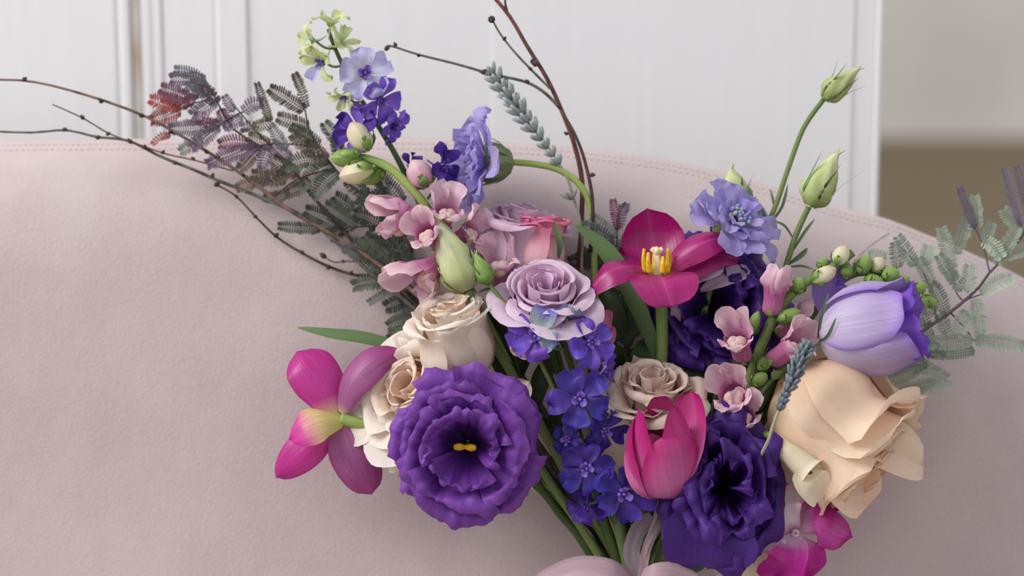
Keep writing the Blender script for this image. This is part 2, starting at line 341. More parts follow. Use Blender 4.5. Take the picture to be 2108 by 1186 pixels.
M['violet_lark'] = petal_mat('mid_violet_petal', [(0, (140, 110, 200)), (.5, (126, 92, 200)), (1, (112, 76, 190))], patch=((160, 120, 214), 50, .6), vein=.2, vs=18, transl=.25)
M['dark_lark'] = petal_mat('dark_violet_petal', [(0, (84, 52, 150)), (1, (74, 42, 140))], vein=.22, vs=18, transl=.2)
M['scab'] = petal_mat('scabious_petal', [(0, (200, 184, 228)), (.5, (192, 180, 234)), (1, (180, 170, 232))], patch=((210, 188, 230), 40, .6), vein=.2, vs=22, transl=.4)
M['scab_in'] = petal_mat('scabious_inner_petal', [(0, (150, 132, 212)), (1, (186, 174, 232))], vein=.2, vs=18, transl=.35)
M['hairy'] = G('hairy_green', (96, 116, 72), (150, 164, 122), transl=.1)
M['snap'] = petal_mat('snap_pink_petal', [(0, (206, 120, 170)), (.4, (222, 170, 196)), (1, (236, 204, 212))], vein=.14, vs=16, transl=.28)
M['snap_tube'] = petal_mat('snap_magenta_tube', [(0, (224, 196, 180)), (.25, (200, 130, 166)), (.7, (196, 104, 160)), (1, (214, 150, 184))], vein=.3, vs=18, transl=.25)
M['snap_palate'] = petal_mat('snap_cream_palate', [(0, (222, 196, 140)), (.6, (234, 208, 190)), (1, (228, 188, 192))], vein=.1, vs=8, transl=.2)
M['lav'] = G('lavender_grey_calyx', (150, 156, 148), (178, 190, 188), transl=.1)
M['lav_blue'] = G('lavender_blue_calyx', (98, 104, 112), (134, 144, 154), transl=.1)
M['lav_stem'] = solid('lavender_stem', (162, 160, 132), .8, .15, 90)
M['orchid'] = petal_mat('orchid_petal', [(0, (244, 234, 238)), (.12, (236, 200, 224)), (.34, (198, 52, 160)), (1, (176, 14, 132))], patch=((226, 120, 190), 70, .4), vein=.25, vs=20, transl=.25, rough=.4)
M['orchid_white'] = petal_mat('orchid_white_petal', [(0, (200, 60, 160)), (.25, (240, 222, 232)), (1, (242, 232, 232))], edge=((208, 80, 176), 9, .6), patch=((226, 160, 206), 60, .3), vein=.14, vs=20, transl=.25, rough=.4)
M['ribbon'] = petal_mat('pink_silk_ribbon', [(0, (190, 160, 170)), (1, (200, 172, 180))], vein=.12, vs=40, transl=.2, rough=.42)
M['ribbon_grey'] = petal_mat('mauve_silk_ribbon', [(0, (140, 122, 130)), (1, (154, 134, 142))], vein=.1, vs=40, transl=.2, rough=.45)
def acacia_mat(n, a, b): return petal_mat(n, [(0, a), (1, b)], vein=.15, vs=6, transl=.15, rough=.55, var=.3)
M['ac_green'] = acacia_mat('acacia_green', (78, 88, 72), (100, 112, 94))
M['ac_dark'] = acacia_mat('acacia_dark_green', (60, 70, 58), (82, 92, 80))
M['ac_grey'] = acacia_mat('acacia_grey', (112, 118, 118), (136, 140, 142))
M['ac_purple'] = acacia_mat('acacia_purple', (100, 84, 100), (128, 112, 130))
M['ac_brown'] = acacia_mat('acacia_brown', (98, 84, 74), (116, 106, 92))
M['ac_red'] = acacia_mat('acacia_red', (150, 72, 72), (176, 96, 90))
M['ac_plum'] = acacia_mat('acacia_plum', (128, 76, 96), (148, 98, 118))
M['ac_sage'] = acacia_mat('acacia_sage', (160, 174, 156), (186, 198, 182))
M['ac_sage_dark'] = acacia_mat('acacia_sage_dark', (134, 150, 132), (164, 176, 160))
M['ac_lilac'] = acacia_mat('acacia_lilac', (120, 106, 124), (144, 132, 150))

# ------------------------------------------------------------------ the setting
def struct(name, g, mat, label, parent=None):
    o = part(name, g, mat, parent, smooth=False)
    if not parent: o['kind'] = 'structure'; o['label'] = label; o['category'] = name.split('_')[0]
    return o
struct('floor', box(-4, 6, -4, 5.6, -.04, 0), M['planks'], 'brown wooden floorboards running back to the grey wall')
struct('wall_back', box(-4, 6, 5.45, 5.6, 0, 3), M['farwall'], 'plain grey plaster wall far behind on the right')
YD = .235
X = lambda px: PY(px, 150, YD).x
d1 = struct('door_1', box(X(-900), X(247), YD, YD + .035, 0.01, 2.2, .003), M['paint'], 'plain white painted door leaf at the far left')
t1 = struct('trim_1', box(X(248), X(271), YD - .0015, YD + .03, 0.01, 2.2, .0015), M['paint'], 'narrow white beading strip closing the left door leaf')
t2 = struct('trim_2', box(X(271), X(288), YD + .0015, YD + .03, 0.01, 2.2), M['rust'], 'worn strip with rust-brown stain between the white doors')
d2 = struct('door_2', box(X(288), X(1817), YD + .0035, YD + .04, 0.01, 2.2), M['paint'], 'white panelled door leaf behind the armchair')
struct('stile', box(X(288), X(319), YD + .001, YD + .02, 0.01, 2.2, .003), M['paint'], '', d2)
struct('beading', box(X(319), X(335), YD + .0002, YD + .02, 0.01, 2.2, .0006), M['paint'], '', d2)
struct('stile', box(X(335), X(447), YD + .001, YD + .02, 0.01, 2.2, .002), M['paint'], '', d2)
struct('moulding', box(X(447), X(513), YD - .0008, YD + .02, 0.01, 2.2, .0015), M['paint'], '', d2)
struct('panel', box(X(514), X(1015), YD + .001, YD + .02, 0.01, 2.2), M['paint'], '', d2)
struct('panel', box(X(1015), X(1755), YD + .0004, YD + .02, 0.01, 2.2), M['paint'], '', d2)
struct('edge_stile', box(X(1755), X(1801), YD + .0016, YD + .03, 0.01, 2.2), M['paint'], '', d2)
struct('edge_beading', box(X(1801), X(1817), YD + .0008, YD + .036, 0.01, 2.2, .0015), M['paint'], '', d2)

# ------------------------------------------------------------------ armchair
SIL = [(-1100, 420), (-700, 350), (-300, 305), (0, 289), (200, 286), (420, 285), (640, 284), (830, 284), (1000, 290), (1200, 304), (1400, 333), (1600, 385), (1740, 428),
       (1815, 447), (1900, 480), (2000, 522), (2108, 574), (2250, 660), (2400, 765), (2550, 890), (2700, 1040)]
def sil(px):
    for (a, ya), (b, yb) in zip(SIL, SIL[1:]):
        if px <= b:
            i = SIL.index((a, ya)); f = (px - a) / (b - a)
            return cat([(SIL[max(0, i - 1)][1],), (ya,), (yb,), (SIL[min(len(SIL) - 1, i + 2)][1],)], (1 + f) / 3)[0]
    return SIL[-1][1]
TOPP = [(62, -1400), (46, -420), (32, -60), (24, -22), (12, -5), (0, 0), (-30, -1), (-62, -4), (-94, -10), (-124, -19), (-152, -31), (-178, -48), (-202, -70), (-223, -97), (-241, -129), (-256, -165), (-269, -205), (-280, -250)]
for q in range(45, 1500, 45): TOPP.append((-280 - .2 * q - 12 * math.sin(PI * min(1, q / 900)), -250 - q))
ZSIL = -350
def sofa_pt(px, i):                                               # i: fractional index along the cross-section
    j = min(len(TOPP) - 2, int(i)); f = i - j; a, b = TOPP[j], TOPP[j + 1]
    dy, dz = a[0] + (b[0] - a[0]) * f, a[1] + (b[1] - a[1]) * f
    p = P(px, sil(px), ZSIL - 30 * (max(0, px - 1280) / 1000) ** 2) + V((0, dy, dz)) * K
    p.z = max(.14, p.z); return p
chair = thing('armchair', 'pale pink velvet armchair with a curved stitched backrest', 'armchair', (0, .2, 0))
cols = [-1100 + i * 38 for i in range(101)]
g = Geo(); vs, uv = [], []
for j in range(len(TOPP)):
    for px in cols: vs.append(sofa_pt(px, j)); uv.append((px / 2108, j / len(TOPP)))
g.add(vs, [tuple(reversed(f)) for f in grid(len(cols) - 1, len(TOPP) - 1)], uv)
back = part('backrest', g, M['velvet'], chair)
def rbox(x0, x1, y0, y1, z0, z1, r):
    g = Geo(); n = 5; vs = []; pr = []
    for k in range(n + 1): a = PI / 2 * k / n; pr.append((r - r * math.sin(a), z1 - r + r * math.sin(a) if 0 else z1 - r * (1 - math.sin(a)), r * (1 - math.cos(a))))
    rings = [(0, z0), *[(r * (1 - math.cos(PI / 2 * k / n)), z1 - r + r * math.sin(PI / 2 * k / n)) for k in range(n + 1)]]
    for ins, z in rings:
        for cx, cy, a0 in ((x1 - r, y1 - r, 0), (x0 + r, y1 - r, 90), (x0 + r, y0 + r, 180), (x1 - r, y0 + r, 270)):
            for k in range(4):
                a = math.radians(a0 + 30 * k); vs.append(V((cx + (r - ins) * math.cos(a), cy + (r - ins) * math.sin(a), z)))
    m = 16; f = [(j * m + i, j * m + (i + 1) % m, (j + 1) * m + (i + 1) % m, (j + 1) * m + i) for j in range(len(rings) - 1) for i in range(m)]
    f += [tuple(reversed(range(m))), tuple(range((len(rings) - 1) * m, len(rings) * m))]
    return g.add(vs, f, [(0, 0)] * len(vs))
part('seat_cushion', rbox(-.46, .40, -.62, -.03, .16, .40, .05), M['velvet'], chair)
for x in (-.42, .36):
    for y in (-.56, .02): part('leg', tube([V((x, y, .17)), V((x, y, 0))], [.022, .014], 10, 4), M['wood'], chair)
st = Geo()
for row, i0 in ((0, 7.0), (1, 8.0)):
    px = -300
    while px < 2300:
        a, b = sofa_pt(px, i0), sofa_pt(px + 7, i0); n = V((0, -.2, .95)).normalized() * .0002
        st.join(tube([a + n, b + n], .8 * K, 4, 2)); px += 12
part('stitching', st, M['thread'], back, 'fine double row of stitches below the top edge', 'stuff')
def sofa_line(pts, r, mat, name):
    w = []
    for px, py in pts:                                             # find the cross-section index that projects to py
        best = min((abs((593 - (sofa_pt(px, k / 10) - CAM).dot(UP) / (sofa_pt(px, k / 10) - CAM).dot(FWD) * F) - py), k / 10) for k in range(60, 400))[1]
        w.append(sofa_pt(px, best) + V((0, -.0002, 0)))
    return part(name, tube(w, r * K, 5, 24), mat, back)
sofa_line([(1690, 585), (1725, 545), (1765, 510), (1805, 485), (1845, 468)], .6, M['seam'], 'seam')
sofa_line([(1735, 600), (1770, 550), (1800, 520), (1835, 495), (1875, 478)], .5, M['thread'], 'seam')

# ------------------------------------------------------------------ stems
BIND = (1300, 1195, 40)
def stem_to_tie(parent, start, mid=None, r=6, mat='stem', seed=0, name='stem'):
    rnd = random.Random(seed * 7 + 3); a = rnd.uniform(0, 6.28); q = 55 * math.sqrt(rnd.random())
    bx, bz = BIND[0] + q * math.cos(a), BIND[2] + .7 * q * math.sin(a)
    pts = [start] + (mid or []) + [(bx, BIND[1], bz), (1330 - (bx - 1300) * .8, 1480, 60 - (bz - 40) * .5)]
    return part(name, ptube(pts, r, r * .95), M[mat], parent)

# ------------------------------------------------------------------ roses
SEED = [100]
def sd(): SEED[0] += 1; return SEED[0]
def rose(name, label, px, py, Z, axis, R, H, outer, inner, roll=0, layers=6, sx=1, sy=1, ruffle=3, flare=.32, rough=5, drop=.22, tip=.22, stem=None, counts=None, lean=.5, jit=.07, spiral=.07, seed=0, category='rose', core=.1):
    fr = Frame(px, py, Z, axis, roll, sx, sy); rnd = random.Random(seed)
    t = thing(name, label, category, fr.o)
    ph = rnd.uniform(0, 6)
    for k in range(layers):
        f = (k + 1) / layers; n = counts[k] if counts else (2 if k == 0 else 3 if k < 3 else 4)
        for q in range(n):
            ph += 2 * PI / n; a = ph + rnd.uniform(-.25, .25); dn = -math.sin(a + math.radians(roll)) * lean * f
            rr = R * (core + (.76 - core) * f ** .95) * (1 + rnd.uniform(-jit, jit)); fl = R * flare * f ** 1.6 * (1 + dn * 1.3) * rnd.uniform(.75, 1.25)
            zt = H * (1.02 - drop * f * f - .2 * dn) * (1 + rnd.uniform(-jit, jit) * .7)
            prof = [(.05 * R, 0), (rr * .72, H * .14), (rr * 1.02, H * .42), (rr * .94, zt * .76), (rr + fl * .6, zt * .98), (rr + fl * 1.2, zt - (.05 + .08 * max(0, dn)) * H * f)]
            part('petal', wrap_petal(fr, a, min(PI * .8, PI / n * 1.42), prof, tip * rnd.uniform(.7, 1.4), .45, 14, 14, ruffle * f, 1.5, rough * (.35 + f), R * spiral, sd(), .08), M[inner if f < .55 else outer], t)
        ph += 1.1
    part('receptacle', lathe(fr, [(.5, -22), (R * .11, -16), (R * .15, -4), (R * .1, 4)], 10, 6), M['stem'], t)
    for q in range(5):
        a = q * 1.2566 + .4; part('sepal', flat_petal(fr, a, [(R * .08, -6), (R * .45, -2), (R * .75, -14)], R * .11, 'leaf', nv=6, nu=4), M['leaf'], t)
    if stem is not None: stem_to_tie(t, tuple(stem[0]), stem[1:], 7, 'stem_dark', sd())
    return t, fr

# cream pair on the left
t, fr = rose('rose', 'cream rose with a peach heart, upright between snapdragon and larkspur', 962, 790, 50, (-.24, .9, .36), 96, 178, 'cream', 'cream_in', layers=5, ruffle=5, flare=.14, rough=14, tip=.3, seed=3, drop=.1, counts=[2, 3, 3, 3, 3], stem=[(965, 795, 40), (1060, 920, 0)], sx=.95, lean=.15, spiral=.12)
t, fr = rose('rose', 'ruffled ivory garden rose behind the large violet bloom', 878, 812, 25, (-.5, .36, .76), 106, 84, 'cream', 'cream_in', roll=-30, layers=7, ruffle=8, flare=.42, rough=16, stem=[(890, 825, 50), (1050, 950, 0)], counts=[2, 3, 4, 5, 5, 6, 6], sy=1.3, seed=5, lean=.2, jit=.13)
part('loose_petal', path_petal([P(1010, 800, 60), P(1055, 815, 80), P(1090, 785, 92)], 34, 'tulip', (0, .3, 1), .35, rough=8, seed=3), M['ivory'], t)
part('loose_petal', path_petal([P(840, 900, 60), P(812, 905, 70), P(785, 922, 70)], 22, 'tulip', (0, .3, 1), .3, rough=8, seed=4), M['cream'], t)
part('loose_petal', path_petal([P(850, 940, 60), P(825, 955, 60), P(800, 972, 55)], 12, 'tulip', (0, .3, 1), .3, seed=5), M['ivory'], t)
# mauve and pink
rose('rose', 'pale mauve rose with swirled centre left of the open tulip', 1122, 672, 50, (0, .8, .6), 96, 118, 'mauve', 'mauve_in', layers=6, ruffle=4, flare=.32, rough=9, lean=.75, tip=.3, seed=8, spiral=.1, counts=[2, 2, 3, 3, 4, 4], stem=[(1122, 676, 30), (1190, 900, 0)])
rose('rose', 'dusky mauve rose at the back with curled grey-pink petals', 1056, 592, -60, (.12, .97, .22), 104, 170, 'mauve_back', 'mauve_back', layers=5, ruffle=6, flare=.25, rough=14, lean=.2, tip=.35, seed=9, spiral=.14, counts=[2, 3, 3, 3, 3], stem=[(1062, 595, -80), (1160, 850, -40)])
t, fr = rose('rose', 'pink-edged rose seen from its side below the lavender sprig', 1110, 580, -5, (.03, .99, .06), 66, 130, 'pinkrose', 'pinkrose', layers=4, ruffle=7, flare=.12, rough=8, lean=0, seed=12, tip=.16, counts=[2, 3, 3, 3], stem=[(1112, 586, -20), (1180, 850, -20)], roll=35, drop=.04)
part('sepal', path_petal([P(1150, 532, 40), P(1152, 500, 60), P(1141, 452, 62)], 9, 'leaf', (0, 0, 1), .2), M['leaf'], t)
# blush ruffled
t, fr = rose('rose', 'faded blush ruffled rose tucked behind the closed tulip', 1340, 865, 60, (0, .86, .5), 96, 105, 'blush', 'blush', layers=6, ruffle=8, flare=.3, rough=13, seed=15, jit=.12, stem=[(1340, 880, 40)], counts=[2, 3, 4, 4, 5, 5])
for q, (pp, W, s) in enumerate(((((1330, 990, 85), (1290, 930, 95), (1255, 855, 90)), 48, 1), (((1335, 1000, 70), (1275, 960, 75), (1235, 905, 70)), 44, 2), (((1300, 860, 60), (1275, 830, 70), (1258, 785, 65)), 32, 3))):
    part('loose_petal', path_petal([P(*p) for p in pp], W, 'round', (-.2, .2, 1), .35, rough=8, seed=s), M['ivory' if q < 2 else 'blush'], t)
# peach
t, fr = rose('rose', 'large peach rose on the right leaning over the armchair', 1622, 770, 60, (.66, -.68, .2), 158, 268, 'peach', 'peach_in', roll=15, layers=6, ruffle=6, flare=.22, rough=22, drop=.1, lean=-.3, tip=.42, spiral=.13, seed=21, counts=[2, 3, 3, 3, 4, 4], jit=.1, stem=[(1610, 760, 50), (1540, 920, 0)])

for pp, W, nh, q in ((((1640, 880, 120), (1700, 930, 160), (1745, 985, 158), (1782, 1040, 120)), 66, (-.2, .5, .85), 1), (((1700, 870, 100), (1780, 905, 135), (1845, 930, 130), (1898, 958, 95)), 62, (0, .45, .9), 2), (((1660, 930, 120), (1700, 925, 165), (1760, 925, 180), (1815, 950, 150)), 40, (-.1, .8, .6), 3)):
    part('petal', path_petal([P(*p) for p in pp], W, 'round', nh, .3, ruffle=4, rough=12, nu=10, nv=14, seed=q), M['peach'], t)

# ------------------------------------------------------------------ lisianthus
def lisianthus(name, label, px, py, Z, axis, R, mat, roll=0, sx=1, sy=1, ruffle=12, layers=None, stem=None, centre=True, rough=12, seed=0, rf=1.7, crinkle=.085):
    fr = Frame(px, py, Z, axis, roll, sx, sy); t = thing(name, label, 'lisianthus', fr.o); rnd = random.Random(seed)
    L = layers or [(5, 1.0, .0, .0), (5, .93, .12, .3), (4, .76, .3, .9), (3, .5, .4, 2.2)]
    for k, (n, rr, top, ph) in enumerate(L):
        for q in range(n):
            a = ph + 2 * PI * q / n + rnd.uniform(-.22, .22); s = rnd.uniform(.86, 1.08) if k else rnd.uniform(.95, 1.04)
            r = R * rr * s; tp = top + rnd.uniform(-.1, .14) * (1.2 - rr * .8)
            prof = [(R * .03, -R * .58), (r * .22, -R * .4), (r * .46, -R * .14), (r * .76, R * (tp * .75)), (r * .95, R * tp), (r * 1.02, R * (tp - .12 * rr))]
            part('petal', wrap_petal(fr, a, PI / max(n, 4) * 1.35, prof, .14, .5, 30, 18, ruffle * (.7 + .5 * (1 - rr)), rf, rough * (1.3 - .3 * rr), R * .06, sd(), 0, R * crinkle), M[mat], t)
    cal = lathe(fr, [(R * .035, -R * .66), (R * .08, -R * .6), (R * .07, -R * .5)], 10, 5); part('calyx', cal, M['stem'], t)
    if centre:
        pi = Geo()
        pi.join(tube([fr(0, 0, -R * .5), fr(0, 0, R * .02)], 3.5 * K, 7, 5))
        part('pistil', pi, M['stem_pale'], t)
        for s in (-1, 1): part('stigma', tube([fr(s * R * .005, 0, R * .03), fr(s * R * .07, -s * R * .03, R * .07), fr(s * R * .135, -s * R * .05, R * .06)], [R * .03 * K, R * .05 * K, R * .035 * K], 8, 8), M['yellow'], t)
    if stem: stem_to_tie(t, stem[0], stem[1:], 7, 'stem', sd())
    return t, fr
lisianthus('lisianthus', 'large open violet lisianthus with a yellow centre at lower left', 958, 920, 178, (-.06, -.04, 1), 156, 'purple', roll=20, sx=1, sy=1.03, ruffle=11, rough=24, seed=2, stem=[(975, 930, 50), (1110, 985, 30)])
lis_front, _ = lisianthus('lisianthus', 'deep violet crumpled lisianthus at the front above the ribbon', 1490, 1002, 160, (0, .1, 1), 152, 'purple_dark', roll=0, sx=.82, sy=1.14, ruffle=14, rough=34, seed=6, crinkle=.06, centre=False, stem=[(1490, 990, 60), (1400, 1090, 50)],
           layers=[(4, 1.0, -.05, .4), (4, .86, .2, 1.1), (4, .66, .4, .3), (3, .42, .46, .8)])
part('petal', path_petal([P(1480, 1040, 170), P(1466, 1090, 212), P(1460, 1130, 216), P(1455, 1172, 190)], 96, 'dome', (0, .25, 1), .15, ruffle=6, rough=14, nu=16, nv=14, seed=12), M['purple_dark'], lis_front)
lisianthus('lisianthus', 'dark violet lisianthus at the back, shade mixed into its colour, half hidden by the open tulip', 1470, 630, -15, (-.15, .1, 1), 158, 'purple_deep', roll=40, sx=.92, sy=1.12, ruffle=13, rough=26, seed=9, centre=False, stem=[(1480, 650, -110), (1400, 900, -40)])
# lilac one seen from its side
fr = Frame(1684, 692, 110, (.93, .16, .22), 0); t = thing('lisianthus', 'lilac half-open lisianthus in side view above the peach rose', 'lisianthus', fr.o)
for k in range(5):
    a = [0.2, 1.45, 2.75, 4.0, 5.2][k]
    s = [1.0, 1.0, .98, 1.05, 1.05][k]
    pr = [(10, 0), (50, 16), (84, 60), (93, 115), (84, 160), (90, 192)]
    part('petal', wrap_petal(fr, a, .82, [(x, z * s) for x, z in pr], .3, .5, 14, 14, 5, 1.4, 8, 7, sd(), .05), M['lilac'], t)
for k in range(4): part('petal', wrap_petal(fr, k * 1.57 + .5, 1.0, [(8, 4), (40, 30), (66, 90), (62, 140), (66, 190), (84, 215)], .25, .5, 14, 12, 10, 2.2, 10, 5, sd()), M['lilac_in'], t)
part('petal', path_petal([P(1845, 690, 150), P(1875, 690, 160), P(1893, 722, 150)], 22, 'round', (.3, .8, .5), -.3, ruffle=4, seed=8), M['lilac_in'], t)
part('petal', path_petal([P(1700, 650, 60), P(1705, 610, 50), P(1722, 566, 60), P(1750, 575, 70)], 40, 'tulip', (0, .3, 1), .3, seed=9), M['lilac_in'], t)
part('calyx', lathe(fr, [(5, -22), (14, -16), (20, -2), (14, 10)], 10, 6), M['stem_pale'], t)
for pp in (((1683, 700, 130), (1690, 655, 170), (1706, 600, 190)), ((1685, 705, 140), (1705, 690, 190), (1722, 652, 205)), ((1682, 690, 110), (1690, 690, 60), (1740, 610, 30))):
    part('sepal', path_petal([P(*p) for p in pp], 5, 'leaf', (0, 0, 1), .2, nv=8, nu=4), M['leaf_blue'], t)
stem_to_tie(t, (1672, 696, 105), [(1630, 745, 80), (1560, 820, 40)], 7, 'stem', 77)

# ------------------------------------------------------------------ tulips
t = thing('tulip', 'wide open magenta tulip with yellow stamens in the middle', 'tulip', P(1356, 566, 70))
for i, (pp, W, nh, cup, shp) in enumerate((
    (((1356, 572, 62), (1350, 530, 20), (1340, 480, 5), (1334, 430, 34)), 68, (0, 0, 1), .4, 'dome'),
    (((1346, 562, 68), (1300, 548, 96), (1250, 562, 116), (1208, 606, 96)), 37, (-.1, .75, .65), -.25, 'tulip'),
    (((1366, 562, 66), (1410, 520, 88), (1460, 496, 90), (1512, 485, 66)), 34, (-.1, .5, .85), -.3, 'tulip'),
    (((1372, 568, 56), (1425, 548, 66), (1475, 525, 62), (1522, 536, 40)), 31, (0, .6, .75), -.3, 'tulip'),
    (((1356, 566, 76), (1362, 570, 120), (1372, 592, 160), (1384, 632, 172)), 70, (0, .9, .5), .12, 'dome'),
    (((1350, 570, 50), (1325, 560, 10), (1300, 525, -20), (1290, 500, -20)), 48, (.3, 0, 1), .4, 'dome'))):
    part('petal', path_petal([P(*p) for p in pp], W, shp, nh, cup, rough=6, nu=12, nv=16, seed=40 + i), M['magenta'], t)
for i, (x0, x1, y1, z0) in enumerate(((1338, 1325, 512, 88), (1346, 1334, 520, 105), (1372, 1374, 512, 88), (1364, 1364, 528, 108), (1360, 1378, 520, 80), (1350, 1347, 508, 62))):
    an = part('stamen', ptube([(x0, 566, 78), ((x0 + x1) / 2, 550, z0 * .5 + 42), (x1, 538, z0)], 2.5, 2.5, 6, 6), M['cream_pistil'], t)
    part('anther', ptube([(x1 - (x1 - x0) * .3, 560, z0 - 4), (x1, (560 + y1) / 2, z0 + 3), (x1 + 1, y1, z0 + 2)], 6.5, 3, 8, 8), M['yellow'], an)
ps = part('pistil', ptube([(1355, 566, 85), (1354, 545, 92), (1352, 522, 95)], 7.5, 6.5, 9, 8), M['cream_pistil'], t)
for dx in (-9, 0, 9): part('stigma', ptube([(1352, 524, 95), (1352 + dx * .7, 516, 98 + (6 if dx == 0 else 0)), (1352 + dx * 1.25, 512, 97)], 5.5, 5, 8, 6), M['cream_pistil'], ps)
part('stem', ptube([(1358, 570, 64), (1362, 640, 40), (1362, 740, 20), (1345, 900, 10), (1310, 1195, 50), (1320, 1480, 60)], 13, 10, 9, 26), M['stem'], t)
part('leaf', path_petal([P(1375, 810, 10), P(1335, 690, 22), P(1280, 570, 20), P(1235, 505, 14), P(1180, 462, 20)], 30, 'leaf', (.35, .1, 1), .35, nu=8, nv=18), M['leaf'], t)
# closed tulip
fr = Frame(1374, 1018, 150, (-.12, .9, .42), 25, 1, 1); t = thing('tulip', 'closed pink magenta tulip in front of the blush rose', 'tulip', fr.o)
for k in range(3): part('petal', wrap_petal(fr, k * 2.094 + 1.2, 1.12, [(8, 4), (46, 22), (66, 84), (58, 150), (40, 208)], .42, .4, 14, 16, 1.5, 1, 4, 4, sd(), .1), M['magenta_tulip'], t)
for k in range(3):
    if k == 1: continue
    part('petal', wrap_petal(fr, k * 2.094 + .15 - PI / 2, 1.02, [(8, 0), (52, 20), (74, 80), (68, 140), (50, 182 if k else 160)], .45, .4, 14, 16, 1.5, 1, 4, 3, sd(), .1), M['magenta_tulip'], t)
part('petal', path_petal([P(1390, 1000, 190), P(1412, 945, 205), P(1424, 880, 200), P(1422, 806, 190)], 42, 'dome', (-.45, .15, 1), .55, nu=12, nv=16, seed=4), M['magenta_tulip'], t)
part('petal', path_petal([P(1374, 1018, 160), P(1352, 990, 214), P(1342, 940, 226), P(1344, 892, 214)], 58, 'dome', (0, .1, 1), -.45, nu=12, nv=16, seed=5), M['magenta_tulip'], t)
part('receptacle', lathe(fr, [(7, -14), (11, -8), (10, 6)], 10, 5), M['stem_pale'], t)
stem_to_tie(t, (1375, 1022, 148), [(1360, 1080, 120)], 10, 'stem', 31)
part('leaf', path_petal([P(1340, 1190, 95), P(1375, 1100, 110), P(1385, 1040, 100), P(1370, 1000, 90)], 22, 'leaf', (.2, 0, 1), .3), M['leaf'], t)
# left tulip, seen from behind
t = thing('tulip', 'splayed magenta tulip with pale green base lying on the left', 'tulip', P(700, 862, 40))
for i, (pp, W, nh, cup, mt) in enumerate((
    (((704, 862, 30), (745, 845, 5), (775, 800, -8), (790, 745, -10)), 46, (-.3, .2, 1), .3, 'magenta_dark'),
    (((690, 856, 40), (668, 800, 48), (635, 748, 40), (612, 724, 10)), 56, (.2, .2, 1), -.35, 'magenta_left'),
    (((702, 850, 48), (722, 790, 72), (770, 738, 70), (826, 722, 42)), 40, (-.35, .35, .9), -.35, 'magenta_back'),
    (((694, 880, 30), (650, 905, 36), (605, 945, 26), (568, 984, 2)), 42, (-.1, .1, 1), -.35, 'magenta_left'),
    (((704, 872, 44), (715, 920, 62), (742, 970, 56), (764, 1018, 26)), 49, (.1, -.1, 1), -.4, 'magenta_back'),
    (((704, 862, 46), (660, 862, 84), (622, 880, 92), (596, 905, 70)), 46, (-.15, .5, .85), -.35, 'magenta_pale'))):
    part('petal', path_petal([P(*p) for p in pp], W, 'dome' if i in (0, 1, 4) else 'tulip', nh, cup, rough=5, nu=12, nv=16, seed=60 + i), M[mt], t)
part('stem', ptube([(700, 862, 46), (740, 872, 42), (800, 885, 30), (900, 900, 0), (1080, 980, 0), (1270, 1195, 30), (1350, 1480, 50)], 13, 10, 9, 30), M['stem_pale'], t)
part('leaf', path_petal([P(900, 770, 0), P(850, 728, -10), P(760, 700, -28), P(680, 688, -40), P(610, 674, -52)], 22, 'leaf', (.1, .6, .8), .3, nu=6, nv=18), M['leaf'], t)

# ------------------------------------------------------------------ larkspur
def lark_floret(parent, px, py, Z, axis, R, mats, seed, n=5, cup=.25, bee='bee', rise=.1):
    fr = Frame(px, py, Z, axis); rnd = random.Random(seed); a0 = rnd.uniform(0, 6)
    g = Geo()
    for q in range(6):
        a = q * 1.05 + a0; r = R * .16
        g.join(ball(fr, r * math.cos(a), r * math.sin(a), R * .1, R * .085, R * .16, 6))
    g.join(ball(fr, 0, 0, R * .1, R * .1, R * .14, 6))
    fl = part('floret', g, M[bee], parent)
    part('spur', tube([fr(0, 0, 0), fr(0, R * .15, -R * .4), fr(0, R * .5, -R * .75)], [R * .1 * K, R * .06 * K, R * .03 * K], 6, 6), M[mats[0]], fl)
    for q in range(n):
        a = a0 + 2 * PI * q / n + rnd.uniform(-.18, .18); s = rnd.uniform(.9, 1.1)
        pr = [(R * .04, 0), (R * .4 * s, R * rise * .6), (R * .75 * s, R * rise), (R * 1.02 * s, R * (rise + rnd.uniform(-.25, .15)))]
        part('petal', flat_petal(fr, a, pr, R * (.38 if mats[0] == 'green_lark' else .48) * rnd.uniform(.85, 1.12), 'leaf' if mats[0] == 'green_lark' and q % 2 else 'claw', cup=cup * rnd.uniform(.2, 2.2), ruffle=2.5, rough=R * .3, seed=seed * 9 + q), M[mats[q % len(mats)]], fl)
    for q in range(3):
        a = a0 + q * 2.1 + .5
        part('inner_petal', flat_petal(fr, a, [(R * .03, R * .1), (R * .18, R * .3), (R * .3, R * .36)], R * .13, 'claw', cup=.4, nv=5, nu=4), M[bee], fl)
    return fl
t = thing('larkspur', 'deep blue larkspur spike hanging down the centre of the bouquet', 'larkspur', P(1250, 1090, 60))
DB, BV, BG = ['blue'], ['blue_violet'], ['blue_green', 'blue_violet']
for i, (px, py, Z, ax, R, mt) in enumerate((
    (1103, 694, 165, (-.25, .15, 1), 56, ['blue_violet', 'blue_violet', 'blue_green', 'blue_green', 'blue_violet']), (1168, 656, 140, (.2, .8, -.35), 44, ['blue_green', 'blue_violet']), (1216, 706, 165, (.35, .1, 1), 48, BV),
    (1238, 770, 140, (.9, -.3, .2), 44, ['violet_lark', 'blue_violet']), (1195, 822, 185, (-.1, 0, 1), 60, DB), (1243, 886, 165, (.45, -.3, .9), 44, DB), (1172, 905, 150, (-.7, -.1, .7), 40, DB),
    (1208, 962, 175, (-.1, -.2, 1), 56, DB), (1283, 1016, 170, (.15, -.1, 1), 60, DB), (1207, 1040, 140, (-.2, -.6, -.45), 44, ['dark_lark', 'dark_lark', 'blue']))):
    lark_floret(t, px, py, Z, ax, R, [m for m in mt], 300 + i)
